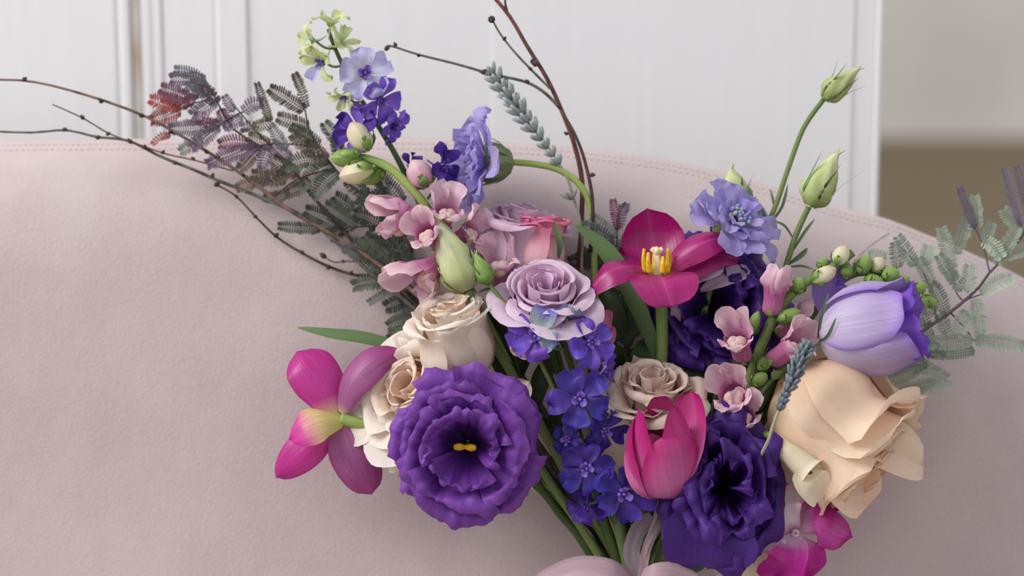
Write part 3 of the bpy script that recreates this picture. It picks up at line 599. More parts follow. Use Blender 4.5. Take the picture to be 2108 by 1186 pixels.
part('stem', ptube([(1130, 640, 110), (1165, 720, 110), (1205, 850, 110), (1240, 970, 100), (1275, 1100, 80), (1300, 1200, 50), (1320, 1480, 60)], 6, 9, 7, 30), M['stem_dark'], t)
for x0, y0, x1, y1 in ((1165, 720, 1103, 694), (1150, 690, 1168, 656), (1175, 750, 1216, 712), (1190, 800, 1238, 770), (1225, 920, 1172, 905), (1250, 1010, 1207, 1040)):
    part('stalk', ptube([(x0, y0, 110), ((x0 + x1) / 2, (y0 + y1) / 2 + 8, 120), (x1, y1, 142)], 4, 3, 6, 8), M['stem'], t)

t = thing('larkspur', 'tall larkspur spike, pale green tip and lavender florets, upper left', 'larkspur', P(880, 470, -40))
for i, (px, py, ax, R, mt, bee) in enumerate((
    (680, 52, (.1, .9, .3), 36, ['green_lark'], 'green_lark'), (644, 84, (-.85, .2, .4), 36, ['green_lark'], 'pale_lark'), (700, 92, (.6, .5, .5), 38, ['green_lark'], 'green_lark'), (664, 128, (-.6, -.3, .8), 40, ['green_lark', 'green_lark', 'pale_lark'], 'bee'),
    (752, 152, (.1, .1, 1), 56, ['pale_lark'], 'bee'), (712, 196, (-.4, -.7, .5), 34, ['green_lark'], 'bee'), (782, 206, (.45, -.3, .75), 46, ['violet_lark'], 'bee'), (738, 270, (-.5, .3, .75), 50, ['dark_lark', 'violet_lark'], 'dark_lark'),
    (806, 258, (.7, -.4, .4), 34, ['violet_lark'], 'dark_lark'), (848, 345, (.5, .5, .5), 34, ['dark_lark'], 'dark_lark'), (910, 342, (.75, .2, .45), 44, ['dark_lark'], 'bee'))):
    lark_floret(t, px, py, -20 + 30 * ax[2], ax, R, mt, 400 + i, bee=bee, cup=.35, rise=.45 if 'green_lark' in mt else .2)
part('stem', ptube([(676, 60, -25), (690, 100, -25), (728, 180, -30), (776, 255, -35), (815, 320, -40), (860, 410, -50), (960, 600, -60), (1150, 900, -30), (1290, 1195, 30), (1340, 1480, 50)], 4, 9, 7, 40), M['leaf'], t)
for x0, y0, x1, y1 in ((690, 100, 650, 85), (705, 135, 668, 128), (725, 175, 752, 155), (740, 210, 716, 198), (770, 245, 740, 268), (790, 280, 808, 260), (835, 380, 850, 348), (880, 410, 910, 350)):
    part('stalk', ptube([(x0, y0, -28), ((x0 + x1) / 2, (y0 + y1) / 2 + 6, -26), (x1, y1, -16)], 3, 2.5, 6, 8), M['stem'], t)
for pp in (((800, 290, -30), (812, 262, -20), (830, 234, -10)), ((770, 250, -30), (800, 230, -20), (812, 236, -5))):
    part('bract', path_petal([P(*p) for p in pp], 5, 'leaf', (0, 0, 1), .2, nu=4, nv=6), M['leaf'], t)

# ------------------------------------------------------------------ scabious
def scabious(label, px, py, Z, axis, R, seed, roll, stempts, rise, sr=7):
    fr = Frame(px, py, Z, axis, roll); t = thing('scabious', label, 'scabious', fr.o); rnd = random.Random(seed)
    for k, (n, rr, zz, W) in enumerate(((9, 1.0, rise, .3), (9, .74, rise + .14, .24), (7, .46, rise + .16, .18))):
        for q in range(n):
            a = 2 * PI * q / n + rnd.uniform(-.2, .2) + k * .3; s = rr * R * rnd.uniform(.84, 1.1)
            z = R * (zz + rnd.uniform(-.1, .12))
            part('petal', flat_petal(fr, a, [(R * .06, R * .04), (s * .45, z * .6), (s * .8, z), (s, z * 1.12 - R * rnd.uniform(-.08, .14))], R * W, 'claw', cup=rnd.uniform(-.2, .4), ruffle=R * .06, rf=4, rough=R * .12, seed=seed + k * 20 + q, nu=8, nv=10), M['scab' if k == 0 or q % 2 else 'scab_in'], t)
    for q in range(16):
        a = q * 2.4; r = R * .055 * math.sqrt(q); part('disc_floret', ball(fr, r * math.cos(a), r * math.sin(a), R * (.26 + rise * .5), R * .05, R * .06, 6), M['scab_in' if q % 3 else 'lav'], t)
    part('calyx', lathe(fr, [(R * .06, -R * .42), (R * .26, -R * .32), (R * .36, -R * .1), (R * .34, R * .1), (R * .1, R * .16)], 14, 10, lobes=7, lamp=.06), M['hairy'], t)
    for q in range(12):
        a = q * PI / 6; part('bract', flat_petal(fr, a, [(R * .2, -R * .34), (R * .38, -R * .12), (R * .5, R * rnd.uniform(.1, .3))], R * .06, 'leaf', nu=4, nv=6), M['hairy'], t)
    if stempts: part('stem', ptube(stempts, sr, sr, 9, 36), M['stem_pale'], t)
    return t
scabious('lavender-blue scabious in side view on a curved pale stem', 1010, 334, -40, (-.96, .06, .28), 114, 71, 0, [(1046, 334, -50), (1100, 338, -55), (1155, 352, -58), (1200, 390, -60), (1222, 460, -65), (1225, 600, -60), (1250, 900, 0), (1300, 1195, 40), (1330, 1480, 60)], .3)
scabious('lavender-blue scabious beside the green buds right of the tulip', 1508, 462, 40, (.5, .62, .62), 108, 83, 20, [(1485, 500, 0), (1440, 680, -60), (1370, 950, -10), (1310, 1195, 30), (1330, 1480, 60)], .12)

# ------------------------------------------------------------------ snapdragons
def snap_floret(parent, base, axis, L, roll, seed, closed=.0):
    fr = Frame(base[0], base[1], base[2], axis, roll); rnd = random.Random(seed); k = fr.k / K
    fl = part('floret', lathe(fr, [(L * .05, 0), (L * .17, L * .06), (L * .17, L * .28), (L * .2, L * .5), (L * .24, L * .62)], 14, 12, lobes=2, lamp=.08), M['snap_tube'], parent)
    up, dn = PI / 2, -PI / 2
    for s in (-1, 1):                                              # upper lip: two erect lobes
        a = up + s * .62
        part('upper_lobe', wrap_petal(fr, a, .85, [(L * .2, L * .46), (L * .25, L * .64), (L * (.34 - .1 * closed), L * .84), (L * (.5 - .3 * closed), L * 1.04)], .3, .7, 10, 10, L * .03, 2, L * .14, 0, seed + s + 5), M['snap'], fl)
    for s in (-1, 0, 1):                                           # lower lip: three folded lobes
        a = dn + s * .85
        part('lower_lobe', wrap_petal(fr, a, .55, [(L * .2, L * .46), (L * .27, L * .62), (L * (.36 - .1 * closed), L * .7), (L * (.46 - .28 * closed), L * (.62 + .3 * closed))], .3, .7, 8, 10, L * .03, 2, L * .12, 0, seed + s + 15), M['snap'], fl)
    part('palate', Geo().join(ball(fr, -L * .06, -L * .08, L * .56, L * .13, L * .13)).join(ball(fr, L * .06, -L * .08, L * .56, L * .13, L * .13)).join(ball(fr, 0, -L * .17, L * .56, L * .14, L * .12)), M['snap_palate'], fl)
    for q in range(5):
        a = q * 1.2566; part('sepal', flat_petal(fr, a, [(L * .05, -L * .02), (L * .2, L * .04), (L * .23, L * .18)], L * .09, 'leaf', nu=4, nv=6), M['bud_green'], fl)
    return fl
def snap_bud(parent, base, tip, r, mat, seed=0, sep=True, name='bud'):
    a, b = P(*base), P(*tip); d = b - a; L = d.length / K
    ax = (d.dot(RIGHT), d.dot(UP), d.dot(BACK)); fr = Frame(base[0], base[1], base[2], ax)
    b_ = part(name, lathe(fr, [(r * .3, 0), (r * .9, L * .2), (r, L * .5), (r * .78, L * .8), (r * .12, L)], 12, 12, lobes=3, lamp=.05), M[mat], parent)
    if sep:
        for q in range(4):
            h = q * 1.5708 + seed; part('sepal', flat_petal(fr, h, [(r * .25, -2), (r * 1.16, L * .2), (r * 1.18, L * .5)], r * .62, 'leaf', cup=.3, nu=4, nv=6), M['bud_green'], b_)
    return b_
t = thing('snapdragon', 'pink snapdragon arching left with cream buds on its green tip', 'snapdragon', P(1000, 640, -20))
part('stem', ptube([(708, 325, 10), (750, 326, 14), (800, 345, 18), (850, 392, 20), (886, 440, 10), (950, 560, -20), (1100, 850, -30), (1290, 1195, 40), (1330, 1480, 60)], 9, 9, 9, 40), M['stem_pale'], t)
for i, (b, tp, r, m) in enumerate((((758, 310, 20), (722, 252, 30), 24, 'bud_cream'), ((745, 326, 20), (680, 326, 24), 19, 'bud_green'), ((768, 348, 24), (698, 364, 34), 23, 'bud_cream'), ((880, 385, 16), (848, 330, 20), 27, 'bud_pink'), ((790, 345, 0), (756, 380, 0), 14, 'bud_green'), ((742, 318, 26), (700, 318, 40), 12, 'bud_green'))):
    snap_bud(t, b, tp, r, m, i)
for i, (b, ax, L, ro, cl) in enumerate((((898, 452, 10), (-.97, .08, .25), 140, 10, .75), ((905, 480, 20), (.25, .75, .6), 100, 0, .1), ((930, 500, 10), (.75, .45, .5), 92, -20, .2), ((935, 520, 5), (-.75, -.55, .4), 150, 20, .25), ((905, 500, 30), (-.5, .35, .8), 96, 30, .2), ((1040, 600, 0), (-.15, .8, .55), 118, 10, .4), ((1075, 690, 60), (.1, -.2, 1), 96, 0, .3))):
    snap_floret(t, b, ax, L, ro, 500 + i * 31, cl)
t = thing('snapdragon', 'pink snapdragon on a thick green stem between violet and lilac blooms', 'snapdragon', P(1530, 830, 20))
part('stem', ptube([(1755, 520, 70), (1700, 560, 75), (1640, 595, 75), (1590, 660, 70), (1550, 760, 60), (1500, 900, 20), (1330, 1195, 50), (1310, 1480, 60)], 9, 13, 9, 36), M['stem'], t)
for i, (b, ax, L, ro, cl) in enumerate((((1588, 648, 85), (.1, .95, .35), 112, 0, 1.0), ((1530, 740, 90), (-.25, .68, .7), 112, 0, .3), ((1588, 745, 100), (.62, .52, .6), 118, -20, .5), ((1530, 830, 80), (-.4, .35, .85), 118, 20, .2), ((1600, 690, 30), (.6, .4, .2), 100, 20, .5), ((1520, 880, 90), (.1, .5, .8), 96, 0, .3))):
    snap_floret(t, b, ax, L, ro, 600 + i * 31, cl)
for i, (b, tp, r, m) in enumerate((((1722, 545, 80), (1742, 505, 86), 17, 'bud_cream'), ((1672, 580, 85), (1722, 552, 95), 17, 'bud_cream'), ((1640, 605, 80), (1648, 570, 85), 15, 'bud_green'), ((1600, 660, 95), (1650, 640, 100), 15, 'bud_green'), ((1690, 555, 60), (1700, 530, 60), 12, 'bud_green'), ((1560, 760, 90), (1590, 735, 105), 14, 'bud_green'), ((1545, 690, 80), (1562, 640, 90), 12, 'bud_green'), ((1550, 790, 90), (1580, 770, 110), 14, 'bud_green'))):
    snap_bud(t, b, tp, r, m, i)
t = thing('snapdragon', 'green unopened snapdragon tip curving behind the lilac lisianthus', 'snapdragon', P(1700, 640, 20))
part('stem', ptube([(1930, 625, 55), (1880, 600, 50), (1830, 572, 50), (1780, 560, 45), (1720, 590, 40), (1640, 700, 20), (1500, 950, 0), (1320, 1195, 30), (1320, 1480, 60)], 6, 9, 8, 36), M['stem'], t)
for i, (b, tp, r, m) in enumerate((((1768, 565, 60), (1790, 525, 70), 17, 'bud_green'), ((1795, 560, 55), (1818, 530, 60), 15, 'bud_cream'), ((1750, 570, 60), (1735, 545, 70), 16, 'bud_green'), ((1815, 572, 60), (1852, 560, 70), 17, 'bud_green'), ((1845, 590, 62), (1872, 570, 66), 14, 'bud_green'), ((1850, 598, 62), (1882, 610, 74), 16, 'bud_green'), ((1872, 600, 56), (1908, 588, 60), 15, 'bud_green'), ((1885, 615, 58), (1912, 628, 66), 14, 'bud_green'), ((1900, 612, 56), (1930, 632, 58), 12, 'bud_green'), ((1780, 575, 65), (1822, 590, 80), 17, 'bud_green'))):
    snap_bud(t, b, tp, r, m, i)

# ------------------------------------------------------------------ lisianthus buds
def lis_bud(label, base, tip, r, mat, stempts, sepals, leaves=(), seed=0, sr=6):
    a, b = P(*base), P(*tip); d = b - a; L = d.length / K
    fr = Frame(*base, (d.dot(RIGHT), d.dot(UP), d.dot(BACK))); t = thing('lisianthus_bud', label, 'flower bud', fr.o)
    part('bud', lathe(fr, [(r * .35, 0), (r * .95, L * .15), (r, L * .36), (r * .72, L * .62), (r * .36, L * .84), (r * .12, L)], 20, 18, twist=2.6, lobes=5, lamp=.12), M[mat], t)
    for q in range(sepals):
        h = q * 2 * PI / sepals + seed; e = r * random.uniform(1.0, 2.1)
        part('sepal', flat_petal(fr, h, [(r * .3, -3), (r * 1.02, L * .18), (r * 1.06, L * .45), (e, L * random.uniform(.75, .98))], r * .13, 'leaf', cup=.2, nu=4, nv=8), M['leaf_blue'], t)
    for q in range(3):
        h = q * 2.1; part('petal_tip', flat_petal(fr, h, [(r * .1, L * .9), (r * .2, L), (r * (.3 + .1 * q), L * 1.1)], r * .1, 'leaf', nu=4, nv=5), M['bud'], t)
    part('stem', ptube(stempts, sr * .85, sr, 8, 32), M['stem'], t)
    for pp, W in leaves: part('leaf', path_petal([P(*p) for p in pp], W, 'leaf', (.2, .1, 1), .3, nu=4, nv=10), M['leaf_blue'], t)
lis_bud('slim green bud on the tallest curved stem at upper right', (1696, 203, -20), (1768, 140, -10), 24, 'bud', [(1696, 204, -20), (1655, 262, -22), (1625, 340, -25), (1598, 420, -28), (1572, 490, -30), (1540, 640, -40), (1430, 950, -20), (1320, 1195, 30), (1320, 1480, 60)], 5,
        [(((1584, 462, -28), (1610, 425, -18), (1622, 378, -15)), 5), (((1580, 470, -28), (1572, 440, -15), (1556, 412, -10)), 5), (((1572, 492, -30), (1566, 450, -20), (1553, 415, -10)), 5), (((1594, 440, -28), (1592, 415, -35), (1585, 388, -40)), 4)])
lis_bud('plump pale green bud with thin sepals right of the scabious', (1666, 424, 10), (1724, 314, 20), 33, 'bud', [(1665, 426, 10), (1640, 480, 8), (1622, 535, 5), (1590, 640, -10), (1480, 900, -10), (1330, 1195, 30), (1320, 1480, 60)], 5,
        [(((1630, 520, 5), (1655, 480, 20), (1678, 450, 25)), 5), (((1635, 495, 5), (1615, 465, 15), (1592, 455, 20)), 4), (((1622, 545, 5), (1650, 525, 20), (1662, 510, 30)), 8), (((1620, 550, 5), (1650, 548, 15), (1675, 555, 20)), 4)], 1, 7)
lis_bud('short pale bud standing behind the right-hand scabious', (1518, 425, -40), (1505, 346, -40), 32, 'bud', [(1519, 426, -40), (1520, 500, -50), (1460, 800, -50), (1320, 1195, 20), (1320, 1480, 60)], 4, [(((1540, 440, -20), (1548, 410, -15), (1540, 380, -15)), 4)], 2)
lis_bud('large twisted green-mauve bud among the pink snapdragon florets', (962, 598, 75), (902, 450, 80), 40, 'bud_stripe', [(963, 598, 75), (1000, 680, 50), (1060, 780, 20), (1180, 1000, 20), (1285, 1195, 40), (1330, 1480, 60)], 3, (), 3, 11)
lis_bud('small pointed green bud hanging beside the twisted bud', (1006, 584, 100), (978, 520, 105), 19, 'bud_green', [(1006, 584, 100), (1035, 620, 105), (1066, 658, 110), (1140, 800, 80), (1240, 1000, 50), (1295, 1195, 50), (1330, 1480, 60)], 4, (), 4, 5)

# ------------------------------------------------------------------ lavender
def lavender(label, a, b, n, r, mat, stempts, seed, gap0=0):
    t = thing('lavender_sprig', label, 'lavender', P(*b)); rnd = random.Random(seed)
    part('stem', ptube([a, b] + stempts, 3, 3.5, 6, 30), M['lav_stem'], t)
    ax = tuple(V((a[0] - b[0], b[1] - a[1], 0)).normalized())
    for k in range(n):
        f = k / (n - 1); fr = Frame(a[0] + (b[0] - a[0]) * f, a[1] + (b[1] - a[1]) * f, a[2] + (b[2] - a[2]) * f, ax, rnd.uniform(0, 90)); g = Geo()
        s = r * (.65 + .5 * math.sin(PI * min(1, f * 1.1 + .12)))
        for q in range(7):
            h = q * .8976 + rnd.uniform(-.2, .2); c, d = math.cos(h), math.sin(h); e = s * rnd.uniform(.8, 1.15)
            g.join(tube([fr(2 * c, 2 * d, -3), fr(e * .55 * c, e * .55 * d, e * .45), fr(e * .95 * c, e * .95 * d, e * 1.05)], [2 * K, 4.2 * K * r / 17, 2.6 * K * r / 17], 6, 4))
        part('whorl', g, M[mat], t)
    return t
t = lavender('dried grey lavender sprig rising beside the red-brown twigs', (1014, 152, -55), (1150, 336, -55), 12, 21, 'lav', [(1178, 400, -55), (1198, 480, -58), (1200, 600, -60), (1240, 900, 0), (1300, 1195, 40), (1330, 1480, 60)], 5)
fr = Frame(1176, 408, -55, (-.3, .9, 0)); g = Geo()
for q in range(5): h = q * 1.2566; g.join(tube([fr(0, 0, -3), fr(11 * math.cos(h), 11 * math.sin(h), 6), fr(19 * math.cos(h), 19 * math.sin(h), 16)], [2 * K, 4 * K, 2.5 * K], 6, 4))
part('whorl', g, M['lav'], t)
lavender('blurred blue-grey lavender sprig lying over the peach rose', (1660, 716, 255), (1604, 842, 260), 11, 18, 'lav_blue', [(1590, 880, 250), (1570, 930, 215), (1480, 1080, 60), (1330, 1195, 50), (1310, 1480, 60)], 6)

# ------------------------------------------------------------------ twigs
def twig(label, main, r0, r1, mat, branches=(), buds=(), group=None):
    t = thing('twig', label, 'twig', P(*main[-1]), group)
    part('stem', ptube(main, r0, r1, 7, 40), M[mat], t)
    for pl, ra, rb, m in branches: part('branch', ptube(pl, ra, rb, 6, 24), M[m], t)
    for i, (x, y, z, r) in enumerate(buds):
        fr = Frame(x, y, z, (math.cos(i * 2.2), math.sin(i * 2.2) * .6 + .5, .4)); part('bud', lathe(fr, [(r * .5, -r), (r, -r * .2), (r * .8, r * .7), (r * .1, r * 1.7)], 7, 6), M['twig_dark'], t)
    return t
ZT = -70
twig('long grey twig arching from the upper left edge', [(-60, 166, -90), (50, 166, -90), (165, 192, -90), (300, 240, -92), (420, 308, -95), (500, 360, -95), (600, 435, -90), (700, 492, -85), (800, 560, -80), (900, 650, -60), (1100, 900, -20), (1285, 1195, 20), (1345, 1480, 50)], 2.2, 6, 'twig',
     buds=[(50, 163, -88, 4.5), (208, 208, -88, 5), (292, 238, -90, 5), (350, 272, -90, 4), (425, 313, -90, 4), (500, 360, -90, 4)])
twig('forked grey-green twig low on the left above the pink back', [(-60, 268, -105), (60, 273, -105), (135, 268, -105), (200, 282, -105), (265, 290, -105), (330, 322, -105), (400, 350, -105), (450, 372, -105), (540, 408, -100), (640, 455, -95), (760, 560, -80), (900, 680, -60), (1100, 920, -20), (1280, 1195, 25), (1345, 1480, 50)], 2.2, 5, 'twig_green',
     [([(108, 215, -90), (170, 243, -92), (225, 275, -98), (290, 300, -102)], 1.6, 2.2, 'twig_green'), ([(265, 290, -100), (335, 315, -98), (400, 330, -98), (480, 352, -98)], 2, 1.8, 'twig_red')],
     [(132, 267, -103, 4.5), (170, 242, -90, 4.5), (202, 283, -103, 5), (222, 276, -96, 4), (268, 291, -100, 5), (298, 302, -100, 4.5), (335, 314, -97, 4), (398, 327, -96, 4), (360, 335, -103, 5), (437, 362, -103, 4.5)])
twig('thin drooping dark twig curving over the pink velvet', [(445, 380, -105), (486, 404, -108), (530, 450, -112), (570, 488, -114), (620, 520, -114), (675, 548, -112), (730, 566, -108), (800, 578, -95), (900, 680, -60), (1100, 940, -20), (1280, 1195, 30), (1345, 1480, 50)], 1.8, 4.5, 'twig_dark',
     [([(665, 527, -104), (688, 540, -104), (712, 538, -102), (770, 541, -98)], 1.8, 1.6, 'twig')], [(446, 380, -104, 5.5), (487, 405, -106, 4), (526, 446, -108, 4), (568, 485, -111, 5), (622, 520, -111, 4.5), (676, 550, -109, 5.5), (722, 562, -106, 4), (666, 527, -102, 6), (706, 538, -100, 4)])
twig('red-brown forked twig rising out of the top of the picture', [(985, -40, -60), (1045, 28, -60), (1085, 95, -62), (1125, 160, -64), (1155, 225, -66), (1180, 290, -68), (1198, 370, -70), (1197, 460, -75), (1195, 620, -70), (1240, 900, 0), (1300, 1195, 45), (1330, 1480, 60)], 4, 6.5, 'twig_red',
     [([(1158, 232, -64), (1185, 280, -58), (1206, 340, -55), (1220, 420, -55), (1215, 520, -60)], 3, 4.5, 'twig_dark'), ([(795, 102, -40), (802, 94, -40), (860, 112, -42), (940, 132, -46), (1010, 152, -50), (1080, 168, -55), (1120, 190, -58), (1152, 222, -62)], 2, 3.5, 'twig_green'),
      ([(1012, 38, -44), (1030, 70, -46), (1060, 108, -50), (1095, 145, -56), (1132, 182, -60)], 2, 2.8, 'twig_green'), ([(1042, -20, -58), (1040, 5, -58), (1044, 24, -60)], 2, 3, 'twig_dark')],
     [(796, 100, -38, 5), (814, 92, -40, 4), (862, 114, -40, 4), (995, 148, -46, 5), (1086, 168, -54, 4), (1012, 40, -42, 8), (1038, 80, -44, 4), (1092, 142, -52, 4), (1102, 130, -58, 8), (1096, 126, -58, 5), (1166, 275, -62, 4), (1219, 360, -52, 5), (1195, 465, -70, 4)])

# ------------------------------------------------------------------ acacia
def pinna(base, tip, L, seed, bend=0, step=4.5, W=2.1):
    rnd = random.Random(seed); a, b = P(*base), P(*tip); m = (a + b) / 2 + cv((0, 1, .35)) * bend * K
    pts = [a, m, b]; ln = (b - a).length / K; n = max(5, int(ln / step)); g = tube(pts, [1.5 * K, 1 * K, .6 * K], 5, 6)
    N = (cv((rnd.uniform(-.35, .35), rnd.uniform(-.15, .35), 1))).normalized()
    for i in range(1, n + 1):
        f = i / (n + .2); c = V(cat(pts, f)); d = (V(cat(pts, min(1, f + .05))) - V(cat(pts, max(0, f - .05)))).normalized(); s = d.cross(N).normalized(); nn = s.cross(d)
        l = 1.25 * L * K * (.55 + .6 * math.sin(PI * (.12 + .8 * f))) * rnd.uniform(.9, 1.08); lift = rnd.uniform(.05, .45)
        for q in (-1, 1):
            e = (s * q * .92 + d * .36 + nn * lift).normalized(); x = e.cross(nn).normalized() * W * K
            g.add([c, c + e * l * .3 + x, c + e * l * .8 + x * .9, c + e * l, c + e * l * .8 - x * .9, c + e * l * .3 - x, c + e * l * .55 - nn * W * K * .5], [(0, 1, 6), (1, 2, 6), (2, 3, 6), (3, 4, 6), (4, 5, 6), (5, 0, 6)], [(.5, 0), (.9, .3), (.9, .8), (.5, 1), (.1, .8), (.1, .3), (.5, .5)])
    return g
def acacia(label, stems, leaves, seed, z0, z1, L=14):
    t = thing('acacia_branch', label, 'foliage', P(*stems[0][0][-1])); rnd = random.Random(seed)
    for pl, r0, r1, m in stems: part('stem', ptube(pl, r0, r1, 7, 24), M[m], t)
    for i, (bx, by, tx, ty, m, *o) in enumerate(leaves):
        zb = rnd.uniform(z0, z1); part('leaf', pinna((bx, by, zb), (tx, ty, zb + rnd.uniform(-14, 24)), (o[0] if o else L), seed + i, rnd.uniform(-3, 7)), M['ac_' + m], t)
    return t
acacia('purple-tipped acacia branch with feathery leaves spreading left', [
    ([(424, 166, -95), (450, 215, -100), (480, 265, -105), (530, 298, -108), (590, 335, -110), (640, 400, -112), (720, 490, -110), (800, 560, -105), (880, 620, -90), (960, 720, -60), (1120, 950, -20), (1285, 1195, 25), (1340, 1480, 50)], 1.5, 7, 'twig_dark'),
    ([(362, 228, -95), (400, 212, -97), (445, 205, -100)], 1, 2, 'twig_dark'), ([(500, 230, -100), (460, 252, -100), (400, 300, -100)], 1.8, 1.2, 'twig_dark'), ([(480, 215, -100), (520, 262, -104), (560, 305, -108)], 1.5, 2, 'twig_dark'),
    ([(430, 338, -100), (500, 310, -104), (560, 296, -106), (640, 300, -108)], 1.2, 2, 'twig_dark'), ([(628, 226, -100), (640, 275, -102), (680, 335, -106), (720, 380, -106), (800, 440, -104), (850, 520, -100)], 1.6, 3.5, 'twig_dark'),
    ([(495, 345, -100), (535, 300, -104)], 1, 1.6, 'twig_dark'), ([(560, 410, -106), (610, 370, -106), (690, 345, -106)], 1.2, 2, 'twig_dark'), ([(661, 471, -104), (737, 467, -104), (800, 466, -104)], 1.5, 2, 'twig_dark'), ([(730, 590, -95), (826, 578, -95), (870, 575, -92)], 1.4, 2.5, 'twig_dark')], [
    (424, 168, 360, 144, 'grey', 12), (426, 170, 352, 163, 'purple', 15), (434, 186, 380, 196, 'purple', 15), (440, 196, 392, 172, 'grey', 14), (374, 224, 310, 205, 'red', 15), (374, 226, 312, 248, 'red', 15), (404, 212, 332, 182, 'plum', 16), (392, 218, 336, 200, 'red', 14), (446, 206, 396, 238, 'purple', 16), (450, 215, 420, 180, 'purple', 14),
    (452, 222, 470, 262, 'plum', 12), (456, 256, 350, 266, 'purple', 17), (452, 258, 396, 304, 'purple', 16), (420, 285, 372, 312, 'grey', 13), (440, 265, 400, 240, 'plum', 14), (352, 280, 315, 297, 'red', 8), (482, 232, 462, 198, 'purple', 9), (500, 232, 540, 212, 'purple', 14), (556, 252, 529, 172, 'brown', 9), (500, 240, 462, 262, 'purple', 14), (520, 262, 560, 250, 'brown', 13), (530, 275, 498, 262, 'purple', 13),
    (522, 302, 452, 298, 'plum', 15), (530, 302, 428, 338, 'purple', 15), (536, 304, 494, 348, 'brown', 13), (560, 300, 512, 282, 'brown', 14), (560, 300, 540, 345, 'purple', 14), (590, 310, 560, 262, 'grey', 12), (600, 330, 560, 295, 'purple', 14), (628, 228, 556, 182, 'brown', 15), (631, 224, 606, 152, 'brown', 10), (638, 262, 572, 242, 'brown', 15), (645, 285, 600, 262, 'green', 13), (660, 300, 616, 272, 'grey', 14), (676, 332, 604, 276, 'brown', 17), (672, 331, 588, 342, 'green', 17), (686, 340, 618, 388, 'green', 17), (618, 362, 558, 328, 'brown', 16), (592, 368, 520, 360, 'brown', 16), (702, 306, 668, 254, 'green', 14), (706, 330, 690, 286, 'dark', 14), (698, 354, 646, 406, 'dark', 16), (640, 370, 590, 398, 'brown', 14), (560, 372, 488, 388, 'brown', 13), (600, 400, 545, 408, 'brown', 12), (610, 340, 570, 372, 'brown', 15), (650, 330, 640, 290, 'green', 14),
    (704, 470, 630, 433, 'dark', 17), (662, 472, 574, 466, 'green', 12), (738, 468, 670, 424, 'green', 18), (728, 434, 690, 404, 'dark', 15), (790, 466, 730, 440, 'dark', 17), (800, 440, 742, 402, 'dark', 17), (760, 400, 716, 372, 'green', 15), (790, 420, 790, 370, 'dark', 16), (826, 576, 726, 500, 'green', 19), (852, 572, 826, 520, 'green', 19), (826, 580, 728, 590, 'green', 17), (826, 584, 760, 624, 'grey', 10), (856, 612, 795, 632, 'dark', 17), (866, 618, 842, 650, 'grey', 18), (868, 648, 800, 672, 'green', 15), (838, 492, 782, 502, 'dark', 16), (838, 486, 764, 480, 'dark', 17), (770, 544, 708, 512, 'grey', 13), (790, 520, 752, 486, 'green', 16), (866, 676, 802, 698, 'dark', 14), (850, 540, 800, 500, 'dark', 17), (830, 420, 770, 358, 'dark', 17), (800, 400, 738, 424, 'dark', 15), (850, 462, 790, 438, 'dark', 16), (860, 590, 880, 540, 'dark', 18), (870, 640, 830, 610, 'dark', 16), (720, 470, 680, 490, 'dark', 14), (760, 520, 800, 540, 'dark', 15)], 900, -118, -92)
